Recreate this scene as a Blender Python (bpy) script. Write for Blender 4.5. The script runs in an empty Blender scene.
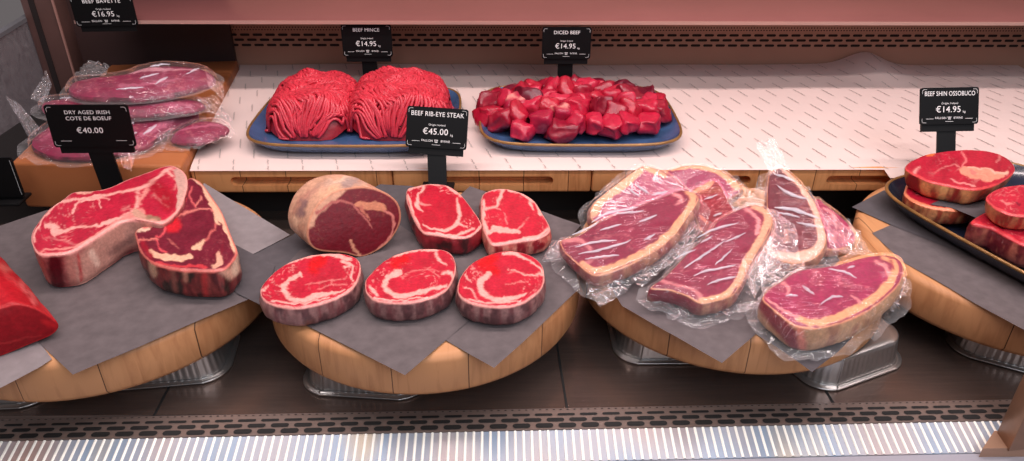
import bpy, bmesh, random
import numpy as np
from math import *
from mathutils import Vector, Matrix, noise as mnoise

random.seed(7)
RNG = np.random.RandomState(11)
SC = bpy.context.scene
COL = SC.collection

# ------------------------------------------------------------------ camera
F_PX, CAM_H = 740.0, .647
PSI, ROLL, TH = .022, .0075, radians(30)
FW = np.array([sin(PSI)*cos(TH), cos(PSI)*cos(TH), -sin(TH)])
RT0 = np.array([cos(PSI), -sin(PSI), 0.]); UP0 = np.cross(RT0, FW)
RT = RT0*cos(ROLL)+UP0*sin(ROLL); UP = -RT0*sin(ROLL)+UP0*cos(ROLL)
EYE = np.array([0, 0, CAM_H])
cd = bpy.data.cameras.new('camera'); cam = bpy.data.objects.new('camera', cd); COL.objects.link(cam)
cd.sensor_width = 36; cd.lens = F_PX*36/1024; cd.clip_start = .01
cam.matrix_world = Matrix(((RT[0], UP[0], -FW[0], 0), (RT[1], UP[1], -FW[1], 0), (RT[2], UP[2], -FW[2], CAM_H), (0, 0, 0, 1)))
SC.camera = cam

def ray(u, v):
    return FW+RT*(u-512)/F_PX-UP*(v-230.5)/F_PX
def P(u, v, z):                       # measured point -> point on the level surface at height z
    d = ray(u, v); return EYE+d*(z-CAM_H)/d[2]
def PL(u, v, pl):                     # ... on an arbitrary plane (point, normal)
    d = ray(u, v); return EYE+d*(np.dot(pl[0]-EYE, pl[1])/np.dot(d, pl[1]))
def plane3(a, b, c):
    A, B, C = P(*a), P(*b), P(*c); n = np.cross(B-A, C-A); n /= np.linalg.norm(n)
    if n[2] < 0: n = -n
    return (A, n)
def level(z): return (np.array([0, 0, z]), np.array([0, 0, 1.]))
def proj(V):
    q = np.asarray(V)-EYE; k = q@FW
    return np.stack([512+F_PX*(q@RT)/k, 230.5-F_PX*(q@UP)/k], -1)

# ------------------------------------------------------------------ colours, noise
def lin(c):
    c = np.asarray(c, float)/255.
    return np.where(c <= .04045, c/12.92, ((c+.055)/1.055)**2.4)
def rgba(c): return tuple(lin(c))+(1.,)
def sstep(a, b, x):
    t = np.clip((x-a)/(b-a), 0, 1); return t*t*(3-2*t)
_perm = RNG.permutation(512)
def vnoise(p):
    p = np.asarray(p, float); i = np.floor(p).astype(int); f = p-i; f = f*f*(3-2*f)
    def h(a, b, c): return _perm[(_perm[(_perm[a & 511]+b) & 511]+c) & 511]/511.
    r = 0
    for dx in (0, 1):
        for dy in (0, 1):
            for dz in (0, 1):
                w = (f[..., 0] if dx else 1-f[..., 0])*(f[..., 1] if dy else 1-f[..., 1])*(f[..., 2] if dz else 1-f[..., 2])
                r = r+w*h(i[..., 0]+dx, i[..., 1]+dy, i[..., 2]+dz)
    return r
def fbm(p, o=3):
    r, a, s = 0, .5, 0
    p = np.asarray(p, float)
    for k in range(o):
        r = r+a*vnoise(p*(2**k)+17.3*k); s += a; a *= .5
    return r/s
def xyz(p, z=0.): return np.concatenate([p, np.full(p.shape[:-1]+(1,), float(z))], -1)

# ------------------------------------------------------------------ materials
def new_mat(name):
    m = bpy.data.materials.new(name); m.use_nodes = True; nt = m.node_tree
    return m, nt, nt.nodes['Principled BSDF']
def N(nt, t, **kw):
    n = nt.nodes.new(t)
    for k, v in kw.items():
        if k in n.inputs: n.inputs[k].default_value = v
        else: setattr(n, k, v)
    return n
def simple(name, c, rough=.5, metal=0., spec=.5, var=.0, scale=40., bump=0., coat=0., stretch=None):
    m, nt, b = new_mat(name)
    b.inputs['Roughness'].default_value = rough; b.inputs['Metallic'].default_value = metal
    b.inputs['Specular IOR Level'].default_value = spec; b.inputs['Coat Weight'].default_value = coat
    b.inputs['Base Color'].default_value = rgba(c)
    if var or bump:
        tc = N(nt, 'ShaderNodeTexCoord'); mp = N(nt, 'ShaderNodeMapping'); mp.inputs['Scale'].default_value = stretch or (1, 1, 1)
        nt.links.new(tc.outputs['Object'], mp.inputs['Vector'])
        nz = N(nt, 'ShaderNodeTexNoise', Scale=scale, Detail=5.); nt.links.new(mp.outputs[0], nz.inputs['Vector'])
        if var:
            mr = N(nt, 'ShaderNodeMapRange'); mr.inputs['To Min'].default_value = 1-var; mr.inputs['To Max'].default_value = 1+var
            mr.inputs['From Min'].default_value = .3; mr.inputs['From Max'].default_value = .7
            nt.links.new(nz.outputs[0], mr.inputs['Value'])
            mx = N(nt, 'ShaderNodeVectorMath', operation='SCALE'); mx.inputs[0].default_value = rgba(c)[:3]
            nt.links.new(mr.outputs[0], mx.inputs['Scale']); nt.links.new(mx.outputs[0], b.inputs['Base Color'])
        if bump:
            bp = N(nt, 'ShaderNodeBump', Strength=bump, Distance=.002); nt.links.new(nz.outputs[0], bp.inputs['Height'])
            nt.links.new(bp.outputs[0], b.inputs['Normal'])
    return m

def meat_mat(name, rough=.36, bump=.25, coat=.0, scale=260., spec=.5):
    m, nt, b = new_mat(name)
    at = N(nt, 'ShaderNodeAttribute'); at.attribute_name = 'Col'
    tc = N(nt, 'ShaderNodeTexCoord')
    nz = N(nt, 'ShaderNodeTexNoise', Scale=scale, Detail=4., Roughness=.6); nt.links.new(tc.outputs['Object'], nz.inputs['Vector'])
    mr = N(nt, 'ShaderNodeMapRange'); mr.inputs['From Min'].default_value = .3; mr.inputs['From Max'].default_value = .7
    mr.inputs['To Min'].default_value = .82; mr.inputs['To Max'].default_value = 1.18
    nt.links.new(nz.outputs[0], mr.inputs['Value'])
    mx = N(nt, 'ShaderNodeVectorMath', operation='SCALE'); nt.links.new(at.outputs['Color'], mx.inputs[0]); nt.links.new(mr.outputs[0], mx.inputs['Scale'])
    nt.links.new(mx.outputs[0], b.inputs['Base Color'])
    b.inputs['Roughness'].default_value = rough; b.inputs['Coat Weight'].default_value = coat; b.inputs['Coat Roughness'].default_value = .15
    b.inputs['Specular IOR Level'].default_value = spec
    n2 = N(nt, 'ShaderNodeTexNoise', Scale=140., Detail=3.); nt.links.new(tc.outputs['Object'], n2.inputs['Vector'])
    bp = N(nt, 'ShaderNodeBump', Strength=bump, Distance=.003); nt.links.new(n2.outputs[0], bp.inputs['Height']); nt.links.new(bp.outputs[0], b.inputs['Normal'])
    return m

def wood_mat(name, c1, c2, pitch=.05, off=0., axis='X', seam=.018):
    m, nt, b = new_mat(name); L = nt.links.new
    tc = N(nt, 'ShaderNodeTexCoord'); sp = N(nt, 'ShaderNodeSeparateXYZ'); L(tc.outputs['Object'], sp.inputs[0])
    a0, a1 = ('X', 'Y') if axis == 'X' else ('Y', 'X')
    ad = N(nt, 'ShaderNodeMath', operation='ADD'); L(sp.outputs[a0], ad.inputs[0]); ad.inputs[1].default_value = off+10*pitch
    dv = N(nt, 'ShaderNodeMath', operation='DIVIDE'); L(ad.outputs[0], dv.inputs[0]); dv.inputs[1].default_value = pitch
    fl = N(nt, 'ShaderNodeMath', operation='FLOOR'); L(dv.outputs[0], fl.inputs[0])
    fr = N(nt, 'ShaderNodeMath', operation='FRACT'); L(dv.outputs[0], fr.inputs[0])
    wn = N(nt, 'ShaderNodeTexWhiteNoise', noise_dimensions='1D'); L(fl.outputs[0], wn.inputs['W'])
    # grain
    mp = N(nt, 'ShaderNodeMapping'); mp.inputs['Scale'].default_value = (60, 5, 8) if axis == 'X' else (5, 60, 8)
    L(tc.outputs['Object'], mp.inputs['Vector'])
    ofs = N(nt, 'ShaderNodeVectorMath', operation='ADD'); L(mp.outputs[0], ofs.inputs[0]); L(wn.outputs['Color'], ofs.inputs[1])
    gn = N(nt, 'ShaderNodeTexNoise', Scale=2.2, Detail=6., Distortion=.6); L(ofs.outputs[0], gn.inputs['Vector'])
    bl = N(nt, 'ShaderNodeTexNoise', Scale=14., Detail=2.); L(tc.outputs['Object'], bl.inputs['Vector'])
    s1 = N(nt, 'ShaderNodeMath', operation='MULTIPLY_ADD'); L(wn.outputs['Value'], s1.inputs[0]); s1.inputs[1].default_value = .45; L(gn.outputs[0], s1.inputs[2])
    s2 = N(nt, 'ShaderNodeMath', operation='MULTIPLY_ADD'); L(bl.outputs[0], s2.inputs[0]); s2.inputs[1].default_value = .4; L(s1.outputs[0], s2.inputs[2])
    cr = N(nt, 'ShaderNodeValToRGB'); L(s2.outputs[0], cr.inputs[0])
    cr.color_ramp.elements[0].position = .5; cr.color_ramp.elements[0].color = rgba(c2)
    cr.color_ramp.elements[1].position = 1.15 if False else 1.; cr.color_ramp.elements[1].color = rgba(c1)
    # glue seams
    lt = N(nt, 'ShaderNodeMath', operation='LESS_THAN'); L(fr.outputs[0], lt.inputs[0]); lt.inputs[1].default_value = seam
    mx = N(nt, 'ShaderNodeMix', data_type='RGBA'); L(lt.outputs[0], mx.inputs[0]); L(cr.outputs[0], mx.inputs[6]); mx.inputs[7].default_value = rgba(tuple(x*.55 for x in c2))
    L(mx.outputs[2], b.inputs['Base Color']); b.inputs['Roughness'].default_value = .5; b.inputs['Specular IOR Level'].default_value = .35
    bp = N(nt, 'ShaderNodeBump', Strength=.12, Distance=.001); L(gn.outputs[0], bp.inputs['Height']); L(bp.outputs[0], b.inputs['Normal'])
    return m

def film_mat(name='clear_plastic_film', bumpy=.9, haze=1.0, tint=(.98, .97, .98), gl=1.0, scl=(16, 75, 40), rot=.6, wide=15.):
    """thin clear film: see-through, with sharp creases that catch the lamps"""
    m, nt, b = new_mat(name); L = nt.links.new; nt.nodes.remove(b)
    out = nt.nodes['Material Output']
    tc = N(nt, 'ShaderNodeTexCoord'); mp = N(nt, 'ShaderNodeMapping'); mp.inputs['Scale'].default_value = scl; mp.inputs['Rotation'].default_value = (0, 0, rot)
    L(tc.outputs['Object'], mp.inputs['Vector'])
    def ridge(vec, sc, dist, pw):
        nz = N(nt, 'ShaderNodeTexNoise', Scale=sc, Detail=1.5, Distortion=dist); L(vec, nz.inputs['Vector'])
        a = N(nt, 'ShaderNodeMath', operation='MULTIPLY_ADD'); L(nz.outputs[0], a.inputs[0]); a.inputs[1].default_value = 2.; a.inputs[2].default_value = -1.
        a2 = N(nt, 'ShaderNodeMath', operation='ABSOLUTE'); L(a.outputs[0], a2.inputs[0])
        a3 = N(nt, 'ShaderNodeMath', operation='SUBTRACT'); a3.inputs[0].default_value = 1.; L(a2.outputs[0], a3.inputs[1])
        a4 = N(nt, 'ShaderNodeMath', operation='POWER'); L(a3.outputs[0], a4.inputs[0]); a4.inputs[1].default_value = pw
        return a4, nz
    r1, nz = ridge(mp.outputs[0], 1., 1.2, wide)
    r2, n3 = ridge(tc.outputs['Object'], 38., .8, 6.)
    nm = N(nt, 'ShaderNodeTexNoise', Scale=24., Detail=1.); L(tc.outputs['Object'], nm.inputs['Vector'])
    mk = N(nt, 'ShaderNodeMapRange'); mk.inputs['From Min'].default_value = .47; mk.inputs['From Max'].default_value = .60; L(nm.outputs[0], mk.inputs['Value'])
    r1m = N(nt, 'ShaderNodeMath', operation='MULTIPLY'); L(r1.outputs[0], r1m.inputs[0]); L(mk.outputs[0], r1m.inputs[1]); r1 = r1m
    at = N(nt, 'ShaderNodeAttribute'); at.attribute_name = 'Haze'
    k2 = N(nt, 'ShaderNodeMath', operation='MULTIPLY'); L(r2.outputs[0], k2.inputs[0]); L(at.outputs['Fac'], k2.inputs[1])
    ad = N(nt, 'ShaderNodeMath', operation='MULTIPLY_ADD'); L(k2.outputs[0], ad.inputs[0]); ad.inputs[1].default_value = 1.1; L(r1.outputs[0], ad.inputs[2])
    bp = N(nt, 'ShaderNodeBump', Strength=bumpy, Distance=.0045); L(ad.outputs[0], bp.inputs['Height'])
    fr = N(nt, 'ShaderNodeFresnel', IOR=1.45); L(bp.outputs[0], fr.inputs['Normal'])
    fm = N(nt, 'ShaderNodeMath', operation='MULTIPLY_ADD'); L(fr.outputs[0], fm.inputs[0]); fm.inputs[1].default_value = .62*gl; L(ad.outputs[0], fm.inputs[2]); fm.use_clamp = True
    sc_ = N(nt, 'ShaderNodeMath', operation='MULTIPLY'); L(ad.outputs[0], sc_.inputs[0]); sc_.inputs[1].default_value = .13*gl; L(sc_.outputs[0], fm.inputs[2])
    gs = N(nt, 'ShaderNodeBsdfGlossy', Roughness=.075); L(bp.outputs[0], gs.inputs['Normal']); L(fm.outputs[0], gs.inputs['Color'])
    tr = N(nt, 'ShaderNodeBsdfTransparent'); tr.inputs['Color'].default_value = tint+(1,)
    m1 = N(nt, 'ShaderNodeAddShader'); L(tr.outputs[0], m1.inputs[0]); L(gs.outputs[0], m1.inputs[1])
    df = N(nt, 'ShaderNodeBsdfDiffuse'); df.inputs['Color'].default_value = (.85, .8, .8, 1)
    hz = N(nt, 'ShaderNodeMath', operation='MULTIPLY'); L(at.outputs['Fac'], hz.inputs[0]); L(nz.outputs[0], hz.inputs[1])
    h2 = N(nt, 'ShaderNodeMath', operation='MULTIPLY'); L(hz.outputs[0], h2.inputs[0]); h2.inputs[1].default_value = haze; h2.use_clamp = True
    m2 = N(nt, 'ShaderNodeMixShader'); L(h2.outputs[0], m2.inputs[0]); L(m1.outputs[0], m2.inputs[1]); L(df.outputs[0], m2.inputs[2])
    L(m2.outputs[0], out.inputs['Surface'])
    return m

M = {}
M['ribeye'] = meat_mat('red_meat_and_fat', .38, .25, 0.)
M['joint'] = meat_mat('dark_red_joint', .42, .2, 0., 200., .25)
M['vac'] = meat_mat('packed_meat', .4, .15, 0.)
M['mince'] = meat_mat('minced_meat', .42, .25, 0.)
M['dice'] = meat_mat('diced_meat', .36, .35, .1, 120.)
M['film'] = film_mat()
M['film2'] = film_mat('bag_plastic_film', .8, .8, (.95, .93, .94), .9, (18, 60, 40), .2)
m, nt, b = new_mat('film_highlight_white'); b.inputs['Base Color'].default_value = (.84, .80, .88, 1); b.inputs['Roughness'].default_value = .15; b.inputs['Alpha'].default_value = .5; b.inputs['Specular IOR Level'].default_value = .8  # half-clear white, the painted highlight colour for streaks on the film
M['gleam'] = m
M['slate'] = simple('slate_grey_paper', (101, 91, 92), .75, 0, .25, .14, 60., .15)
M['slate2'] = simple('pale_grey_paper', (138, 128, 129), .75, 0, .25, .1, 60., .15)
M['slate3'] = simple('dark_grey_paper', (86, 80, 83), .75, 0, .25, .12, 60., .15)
M['white'] = simple('white_printed_paper', (228, 202, 195), .7, 0, .2, .03, 9.)
M['ink'] = simple('grey_ink', (178, 160, 155), .8)
M['black'] = simple('matt_black_plastic', (12, 11, 12), .5, 0, .2)
M['plate'] = simple('black_sign_face', (11, 10, 11), .5, 0, .15)
M['letter'] = simple('white_lettering', (235, 232, 230), .6)
M['glaze'] = simple('blue_glaze', (66, 92, 132), .25, 0, .6, .25, 30., 0, .3)
M['navy'] = simple('navy_glaze', (30, 34, 52), .22, 0, .6, .25, 30., 0, .3)
M['gold'] = simple('bronze_glazed_rim', (150, 108, 62), .3, .3, .5, .3, 40.)
M['foil'] = simple('aluminium_foil', (196, 192, 190), .3, .9, .5, .06, 30., .1)
M['deck'] = simple('dark_brushed_steel', (138, 118, 110), .27, .8, .5, .12, 30., .05, stretch=(.5, 14, 1))
M['seam'] = simple('dark_joint', (20, 17, 17), .7)
M['wallsteel'] = simple('warm_steel_back', (178, 132, 112), .5, .15, .4, .06, 6.)
M['pinksteel'] = simple('rosy_steel_shelf', (138, 84, 82), .4, .1, .4, .08, 4.)
M['hole'] = simple('dark_slot', (30, 16, 14), .8)
M['void'] = simple('under_shelf_shade', (26, 20, 19), .8)
M['vent'] = simple('grey_vent_steel', (152, 132, 124), .35, .6, .5, .08, 30., 0, stretch=(.5, 10, 1))
M['ledge'] = simple('grey_blue_ledge', (172, 168, 178), .4, .2)
M['post'] = simple('bronzed_steel', (150, 112, 88), .35, .5, .5, .2, 22.)
M['brownpost'] = simple('brown_steel_post', (104, 74, 68), .4, .3, .5, .1, 12.)
M['bark'] = wood_mat('orange_block_wood', (176, 104, 62), (140, 78, 44), .07, .02, 'Y', .012)

def ribbed_mat():
    m, nt, b = new_mat('ribbed_cream_metal'); L = nt.links.new
    tc = N(nt, 'ShaderNodeTexCoord')
    mp = N(nt, 'ShaderNodeMapping'); mp.inputs['Scale'].default_value = (2.6, 1, 1); L(tc.outputs['Object'], mp.inputs['Vector'])
    nz = N(nt, 'ShaderNodeTexNoise', Scale=3., Detail=2.); L(mp.outputs[0], nz.inputs['Vector'])
    cr = N(nt, 'ShaderNodeValToRGB'); L(nz.outputs[0], cr.inputs[0]); e = cr.color_ramp.elements
    e[0].position = .3; e[0].color = rgba((176, 140, 128)); e[1].position = .7; e[1].color = rgba((176, 162, 144))
    k = e.new(.45); k.color = rgba((164, 160, 166)); k = e.new(.57); k.color = rgba((138, 156, 178))  # blue and pink outdoor reflections mixed into the base colour
    L(cr.outputs[0], b.inputs['Base Color']); b.inputs['Roughness'].default_value = .35; b.inputs['Metallic'].default_value = .1
    return m
M['ribbed'] = ribbed_mat()
M['rib'] = simple('bright_rib', (255, 250, 240), .3)

# ------------------------------------------------------------------ object helpers
def tagp(o, label=None, cat=None, group=None, kind=None):
    if label: o['label'] = label
    if cat: o['category'] = cat
    if group: o['group'] = group
    if kind: o['kind'] = kind
    return o
def thing(name, loc, label, cat, group=None):
    o = bpy.data.objects.new(name, None); COL.objects.link(o); o.location = Vector(loc); o.empty_display_size = .02
    return tagp(o, label, cat, group)
def wloc(o):
    l = np.array(o.location)
    if o.parent: l = l+wloc(o.parent)
    return l
def mesh(name, V, F, mat, parent=None, origin=None, col=None, haze=None, smooth=True):
    """world-space vertices -> one object; the origin sits at `origin` (or the parent's)."""
    V = np.asarray(V, float)
    if parent is not None: o0 = wloc(parent)
    elif origin is not None: o0 = np.asarray(origin, float)
    else:
        lo, hi = V.min(0), V.max(0); o0 = np.array([(lo[0]+hi[0])/2, (lo[1]+hi[1])/2, lo[2]])
    me = bpy.data.meshes.new(name); me.from_pydata((V-o0).tolist(), [], [list(map(int, f)) for f in F]); me.update()
    if smooth: me.polygons.foreach_set('use_smooth', [True]*len(me.polygons))
    if mat is not None: me.materials.append(mat)
    if col is not None:
        a = me.color_attributes.new('Col', 'FLOAT_COLOR', 'POINT')
        c = np.ones((len(V), 4)); c[:, :3] = col; a.data.foreach_set('color', c.ravel())
    if haze is not None:
        a = me.attributes.new('Haze', 'FLOAT', 'POINT'); a.data.foreach_set('value', np.asarray(haze, float))
    ob = bpy.data.objects.new(name, me); COL.objects.link(ob)
    if parent is not None: ob.parent = parent
    else: ob.location = Vector(o0)
    return ob
def edge_smooth(ob, ang=35):
    me = ob.data
    bm = bmesh.new(); bm.from_mesh(me)
    for e in bm.edges:
        if len(e.link_faces) == 2 and e.calc_face_angle(0) > radians(ang): e.smooth = False
    bm.to_mesh(me); bm.free(); return ob
class MB:
    def __init__(s): s.V = []; s.F = []
    def add(s, V, F):
        n = len(s.V); s.V += [list(map(float, v)) for v in V]; s.F += [[i+n for i in f] for f in F]; return s
    def box(s, c, d, R=None):
        x, y, z = d[0]/2, d[1]/2, d[2]/2
        V = [np.array(v) for v in [(-x, -y, -z), (x, -y, -z), (x, y, -z), (-x, y, -z), (-x, -y, z), (x, -y, z), (x, y, z), (-x, y, z)]]
        if R is not None: V = [R@v for v in V]
        return s.add([v+np.asarray(c) for v in V], [(0, 3, 2, 1), (4, 5, 6, 7), (0, 1, 5, 4), (1, 2, 6, 5), (2, 3, 7, 6), (3, 0, 4, 7)])
    def prism(s, poly, z0, z1):
        n = len(poly); V = [(p[0], p[1], z0) for p in poly]+[(p[0], p[1], z1) for p in poly]
        return s.add(V, [tuple(range(n-1, -1, -1)), tuple(range(n, 2*n))]+[(i, (i+1) % n, n+(i+1) % n, n+i) for i in range(n)])
    def build(s, name, mat, parent=None, origin=None, smooth=False): return mesh(name, s.V, s.F, mat, parent, origin, smooth=smooth)
def bevel(ob, w, seg=3, ang=40):
    bm = bmesh.new(); bm.from_mesh(ob.data)
    ed = [e for e in bm.edges if len(e.link_faces) == 2 and e.calc_face_angle(0) > radians(ang)]
    bmesh.ops.bevel(bm, geom=ed, offset=w, segments=seg, affect='EDGES', profile=.5, clamp_overlap=True)
    bm.to_mesh(ob.data); bm.free()
    ob.data.polygons.foreach_set('use_smooth', [True]*len(ob.data.polygons)); edge_smooth(ob, 40); return ob
def struct(o): o['kind'] = 'structure'; return o
def grid_faces(R, C, closed=True, base=0):
    F = []
    for r in range(R-1):
        for c in range(C if closed else C-1):
            d = (c+1) % C; F.append((base+r*C+c, base+r*C+d, base+(r+1)*C+d, base+(r+1)*C+c))
    return F
def resample(pts, n, closed=True, sub=12):
    pts = np.asarray(pts, float); m = len(pts); out = []
    rng_ = range(m) if closed else range(m-1)
    for i in rng_:
        if closed: p0, p1, p2, p3 = pts[i-1], pts[i], pts[(i+1) % m], pts[(i+2) % m]
        else: p0, p1, p2, p3 = pts[max(i-1, 0)], pts[i], pts[i+1], pts[min(i+2, m-1)]
        for t in np.linspace(0, 1, sub, endpoint=False):
            out.append(.5*((2*p1)+(-p0+p2)*t+(2*p0-5*p1+4*p2-p3)*t*t+(-p0+3*p1-3*p2+p3)*t**3))
    if not closed: out.append(pts[-1])
    out = np.array(out)
    q = np.vstack([out, out[:1]]) if closed else out
    s = np.r_[0, np.cumsum(np.linalg.norm(np.diff(q, axis=0), axis=1))]
    tt = np.linspace(0, s[-1], n, endpoint=not closed)
    return np.stack([np.interp(tt, s, q[:, k]) for k in range(q.shape[1])], 1)
def seg_dist(p, pts):
    """distance of points p (n,2) to polyline, and the parameter 0..1 along it"""
    pts = np.asarray(pts, float); best = np.full(len(p), 1e9); par = np.zeros(len(p)); m = len(pts)-1
    for k in range(m):
        a, b = pts[k], pts[k+1]; d = b-a; L = (d@d) or 1e-9
        t = np.clip(((p-a)@d)/L, 0, 1); q = np.linalg.norm(p-(a+t[:, None]*d), axis=1)
        w = q < best; best[w] = q[w]; par[w] = (k+t[w])/m
    return best, par
def paint(px, base, seams, seed, var=.16, marble=0., fatc=(240, 166, 156), warp=2.2, ws=1.):
    """colour per vertex: muscle colour, fat seams and blobs laid out over the cut face"""
    n = len(px)
    c = np.tile(lin(base), (n, 1)); q = xyz(px/9., seed)
    c *= (1-var+2*var*fbm(q, 3))[:, None]
    w = np.stack([fbm(xyz(px/5., seed+3), 3)-.5, fbm(xyz(px/5., seed+9), 3)-.5], 1)*warp*2
    pw = px+w
    if marble:
        r = np.abs(fbm(xyz(pw/np.array([7., 4.5]), seed+20), 3)-.5)
        f = sstep(.035, .0, r)*sstep(.45, .65, fbm(xyz(px/16., seed+31), 2))*marble
        c = c*(1-f[:, None])+lin(fatc)*f[:, None]
    for s in seams:
        pts, wd = s[0], s[1]; cc = s[2] if len(s) > 2 else fatc; st = s[3] if len(s) > 3 else 1.
        soft = s[4] if len(s) > 4 else .9
        d, t = seg_dist(pw, resample(pts, 26, False) if len(pts) > 2 else pts)
        wv = wd if np.isscalar(wd) else np.interp(t, np.linspace(0, 1, len(wd)), wd)
        wv = wv*(ws if soft < 1.2 else 1.); f = (1-sstep(wv*.5-soft*.5, wv*.5+soft, d))*st*(.86+.28*fbm(xyz(px/4., seed+40), 2))
        f = np.clip(f, 0, 1)
        c = c*(1-f[:, None])+lin(cc)*f[:, None]
    return np.clip(c, 0, 1)

def steak(name, outline, pl, thick, base, seams, side=None, seed=1., mat='ribeye', parent=None, rim=1.6, rimc=None,
          fatc=(240, 166, 156), n=130, rings=42, marble=.35, bulge=.0025, sseams=(), centre=None, relief=.0012, var=.25, edge=.0022, ew=.93, taper=0.):
    o = resample(outline, n); c = np.mean(o, 0) if centre is None else np.array(centre, float)
    nn = pl[1]; side = side or [(128, 44, 50), (178, 128, 120)]
    V, px, top = [], [], []
    ss = np.sin(np.linspace(0, pi/2, rings))**.9
    O = np.array([PL(u, v, pl) for u, v in o]); Cw = PL(c[0], c[1], pl)
    for k, s in enumerate(ss):
        q = c+(o-c)*s
        W = np.array([PL(u, v, pl) for u, v in q])
        hz = (fbm(xyz(q/6., seed+50), 2)-.5)*relief*2*min(1, (1-s)*5+.3)
        rd = -edge*max(0, (s-ew)/(1-ew))**2
        V.append(W+nn*(hz[:, None]+rd)); px.append(q); top.append(np.ones(n))
    t3 = np.roll(O, -1, 0)-np.roll(O, 1, 0); out = np.cross(t3, nn); out /= np.linalg.norm(out, axis=1)[:, None]+1e-9
    if np.mean(np.sum(out*(O-Cw), 1)) < 0: out = -out
    ds = 14
    for k in range(1, ds+1):
        t = k/ds; ofs = bulge*sin(pi*min(1, t*1.05))-(.004*max(0, (t-.8)/.2)**2)
        jit = (fbm(np.c_[O[:, :2]*160, np.full(n, t*2+seed)], 2)-.5)*.003
        W = O-nn*thick*t-nn*edge*(1-t)+out*(ofs+jit-taper*t)[:, None]
        V.append(W); px.append(proj(W)); top.append(np.zeros(n))
    R = len(V); V = np.vstack(V); px = np.vstack(px); top = np.concatenate(top)
    F = grid_faces(R, n)
    b0 = (R-1)*n; F.append(tuple(range(b0+n-1, b0-1, -1))); F.append(tuple(range(n)))
    allseams = []
    oc = np.vstack([o, o[:1]])
    col = paint(px, base, list(seams), seed, var, marble, fatc, 2.2, .74 if mat == 'ribeye' else 1.)
    if rim:
        d, _ = seg_dist(px, oc); f = (1-sstep(rim*.45, rim+.5, d+1.3*(fbm(xyz(px/5., seed+70), 2)-.5)))*top*.85
        col = col*(1-f[:, None])+lin(rimc or fatc)*f[:, None]
    # side of the slab: streaks running down it
    ang = np.tile(np.arange(n), R)*1.
    g = fbm(np.stack([np.cos(ang/n*2*pi)*9, np.sin(ang/n*2*pi)*9, px[:, 1]*.05+seed], 1), 3)
    f = (.15+.7*sstep(.3, .68, g))[:, None]; scol = lin(side[0])*(1-f)+lin(side[1])*f
    if len(side) > 2:
        g2 = fbm(np.stack([np.cos(ang/n*2*pi)*5, np.sin(ang/n*2*pi)*5, px[:, 1]*.08+seed+8], 1), 3)
        f2 = sstep(.52, .66, g2)[:, None]; scol = scol*(1-f2)+lin(side[2])*f2
    scol *= (.8+.4*fbm(xyz(px/3., seed+80), 2))[:, None]
    for s in sseams:
        pts, wd, cc = s[0], s[1], s[2]; soft = s[3] if len(s) > 3 else 2.
        d, t = seg_dist(px+2*(np.stack([fbm(xyz(px/5., seed+3), 2), fbm(xyz(px/5., seed+9), 2)], 1)-.5), pts)
        f = (1-sstep(wd*.5-soft*.5, wd*.5+soft*.5, d))[:, None]; scol = scol*(1-f)+lin(cc)*f
    col = np.where(top[:, None] > .5, col, scol)
    ob = mesh(name, V, F, M[mat], parent, None, np.clip(col, 0, 1))
    return ob, dict(o=o, O=O, out=out, c=c, pl=pl, thick=thick, Cw=Cw)

def loaf(name, outline, pl, d, length, base, seams, sidec, sseams, seed, end_scale=.75, mat='joint', parent=None, n=130, rings=40, rim=1.5, fatc=(214, 150, 118), taper_c=None, zfloor=None, bulge=.0, marble=0.1):
    o = resample(outline, n); c = np.mean(o, 0); nn = pl[1]; d = np.asarray(d, float); d /= np.linalg.norm(d)
    V, px, kind = [], [], []
    for s in np.linspace(0.0, 1, rings):
        q = c+(o-c)*s; W = np.array([PL(u, v, pl) for u, v in q]); dome = .004*(1-s*s)
        V.append(W-d*dome); px.append(q); kind.append(np.ones(n))
    O = V[-1]; Cw = O.mean(0)
    if taper_c is not None: Cw = Cw*np.array([1, 1, 0])+np.array([0, 0, taper_c])
    K = 26
    for k in range(1, K+1):
        t = k/K
        sc = (1+bulge*sin(pi*t))*(1-(1-end_scale)*t**2); 
        if t > .72: sc *= sqrt(max(1e-4, 1-((t-.72)/.28)**2*.96))
        W = Cw+(O-Cw)*sc+d*length*t
        W += (fbm(W*60+seed, 2)-.5)[:, None]*.0018
        if zfloor is not None: W[:, 2] = np.maximum(W[:, 2], zfloor)
        V.append(W); px.append(proj(W)); kind.append(np.zeros(n))
    R = len(V); V = np.vstack(V); px = np.vstack(px); kind = np.concatenate(kind)
    F = grid_faces(R, n); b0 = (R-1)*n; F.append(tuple(range(b0+n-1, b0-1, -1))); F.append(tuple(range(n)))
    col = paint(px, base, seams, seed, .12, marble, fatc)
    dd, _ = seg_dist(px, np.vstack([o, o[:1]])); f = (1-sstep(rim*.5, rim+.6, dd))*kind*.8
    col = col*(1-f[:, None])+lin(fatc)*f[:, None]
    scol = paint(px, sidec, sseams, seed+5, .2, 0, warp=5)
    col = np.where(kind[:, None] > .5, col, scol)
    return mesh(name, V, F, M[mat], parent, None, col)

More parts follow.
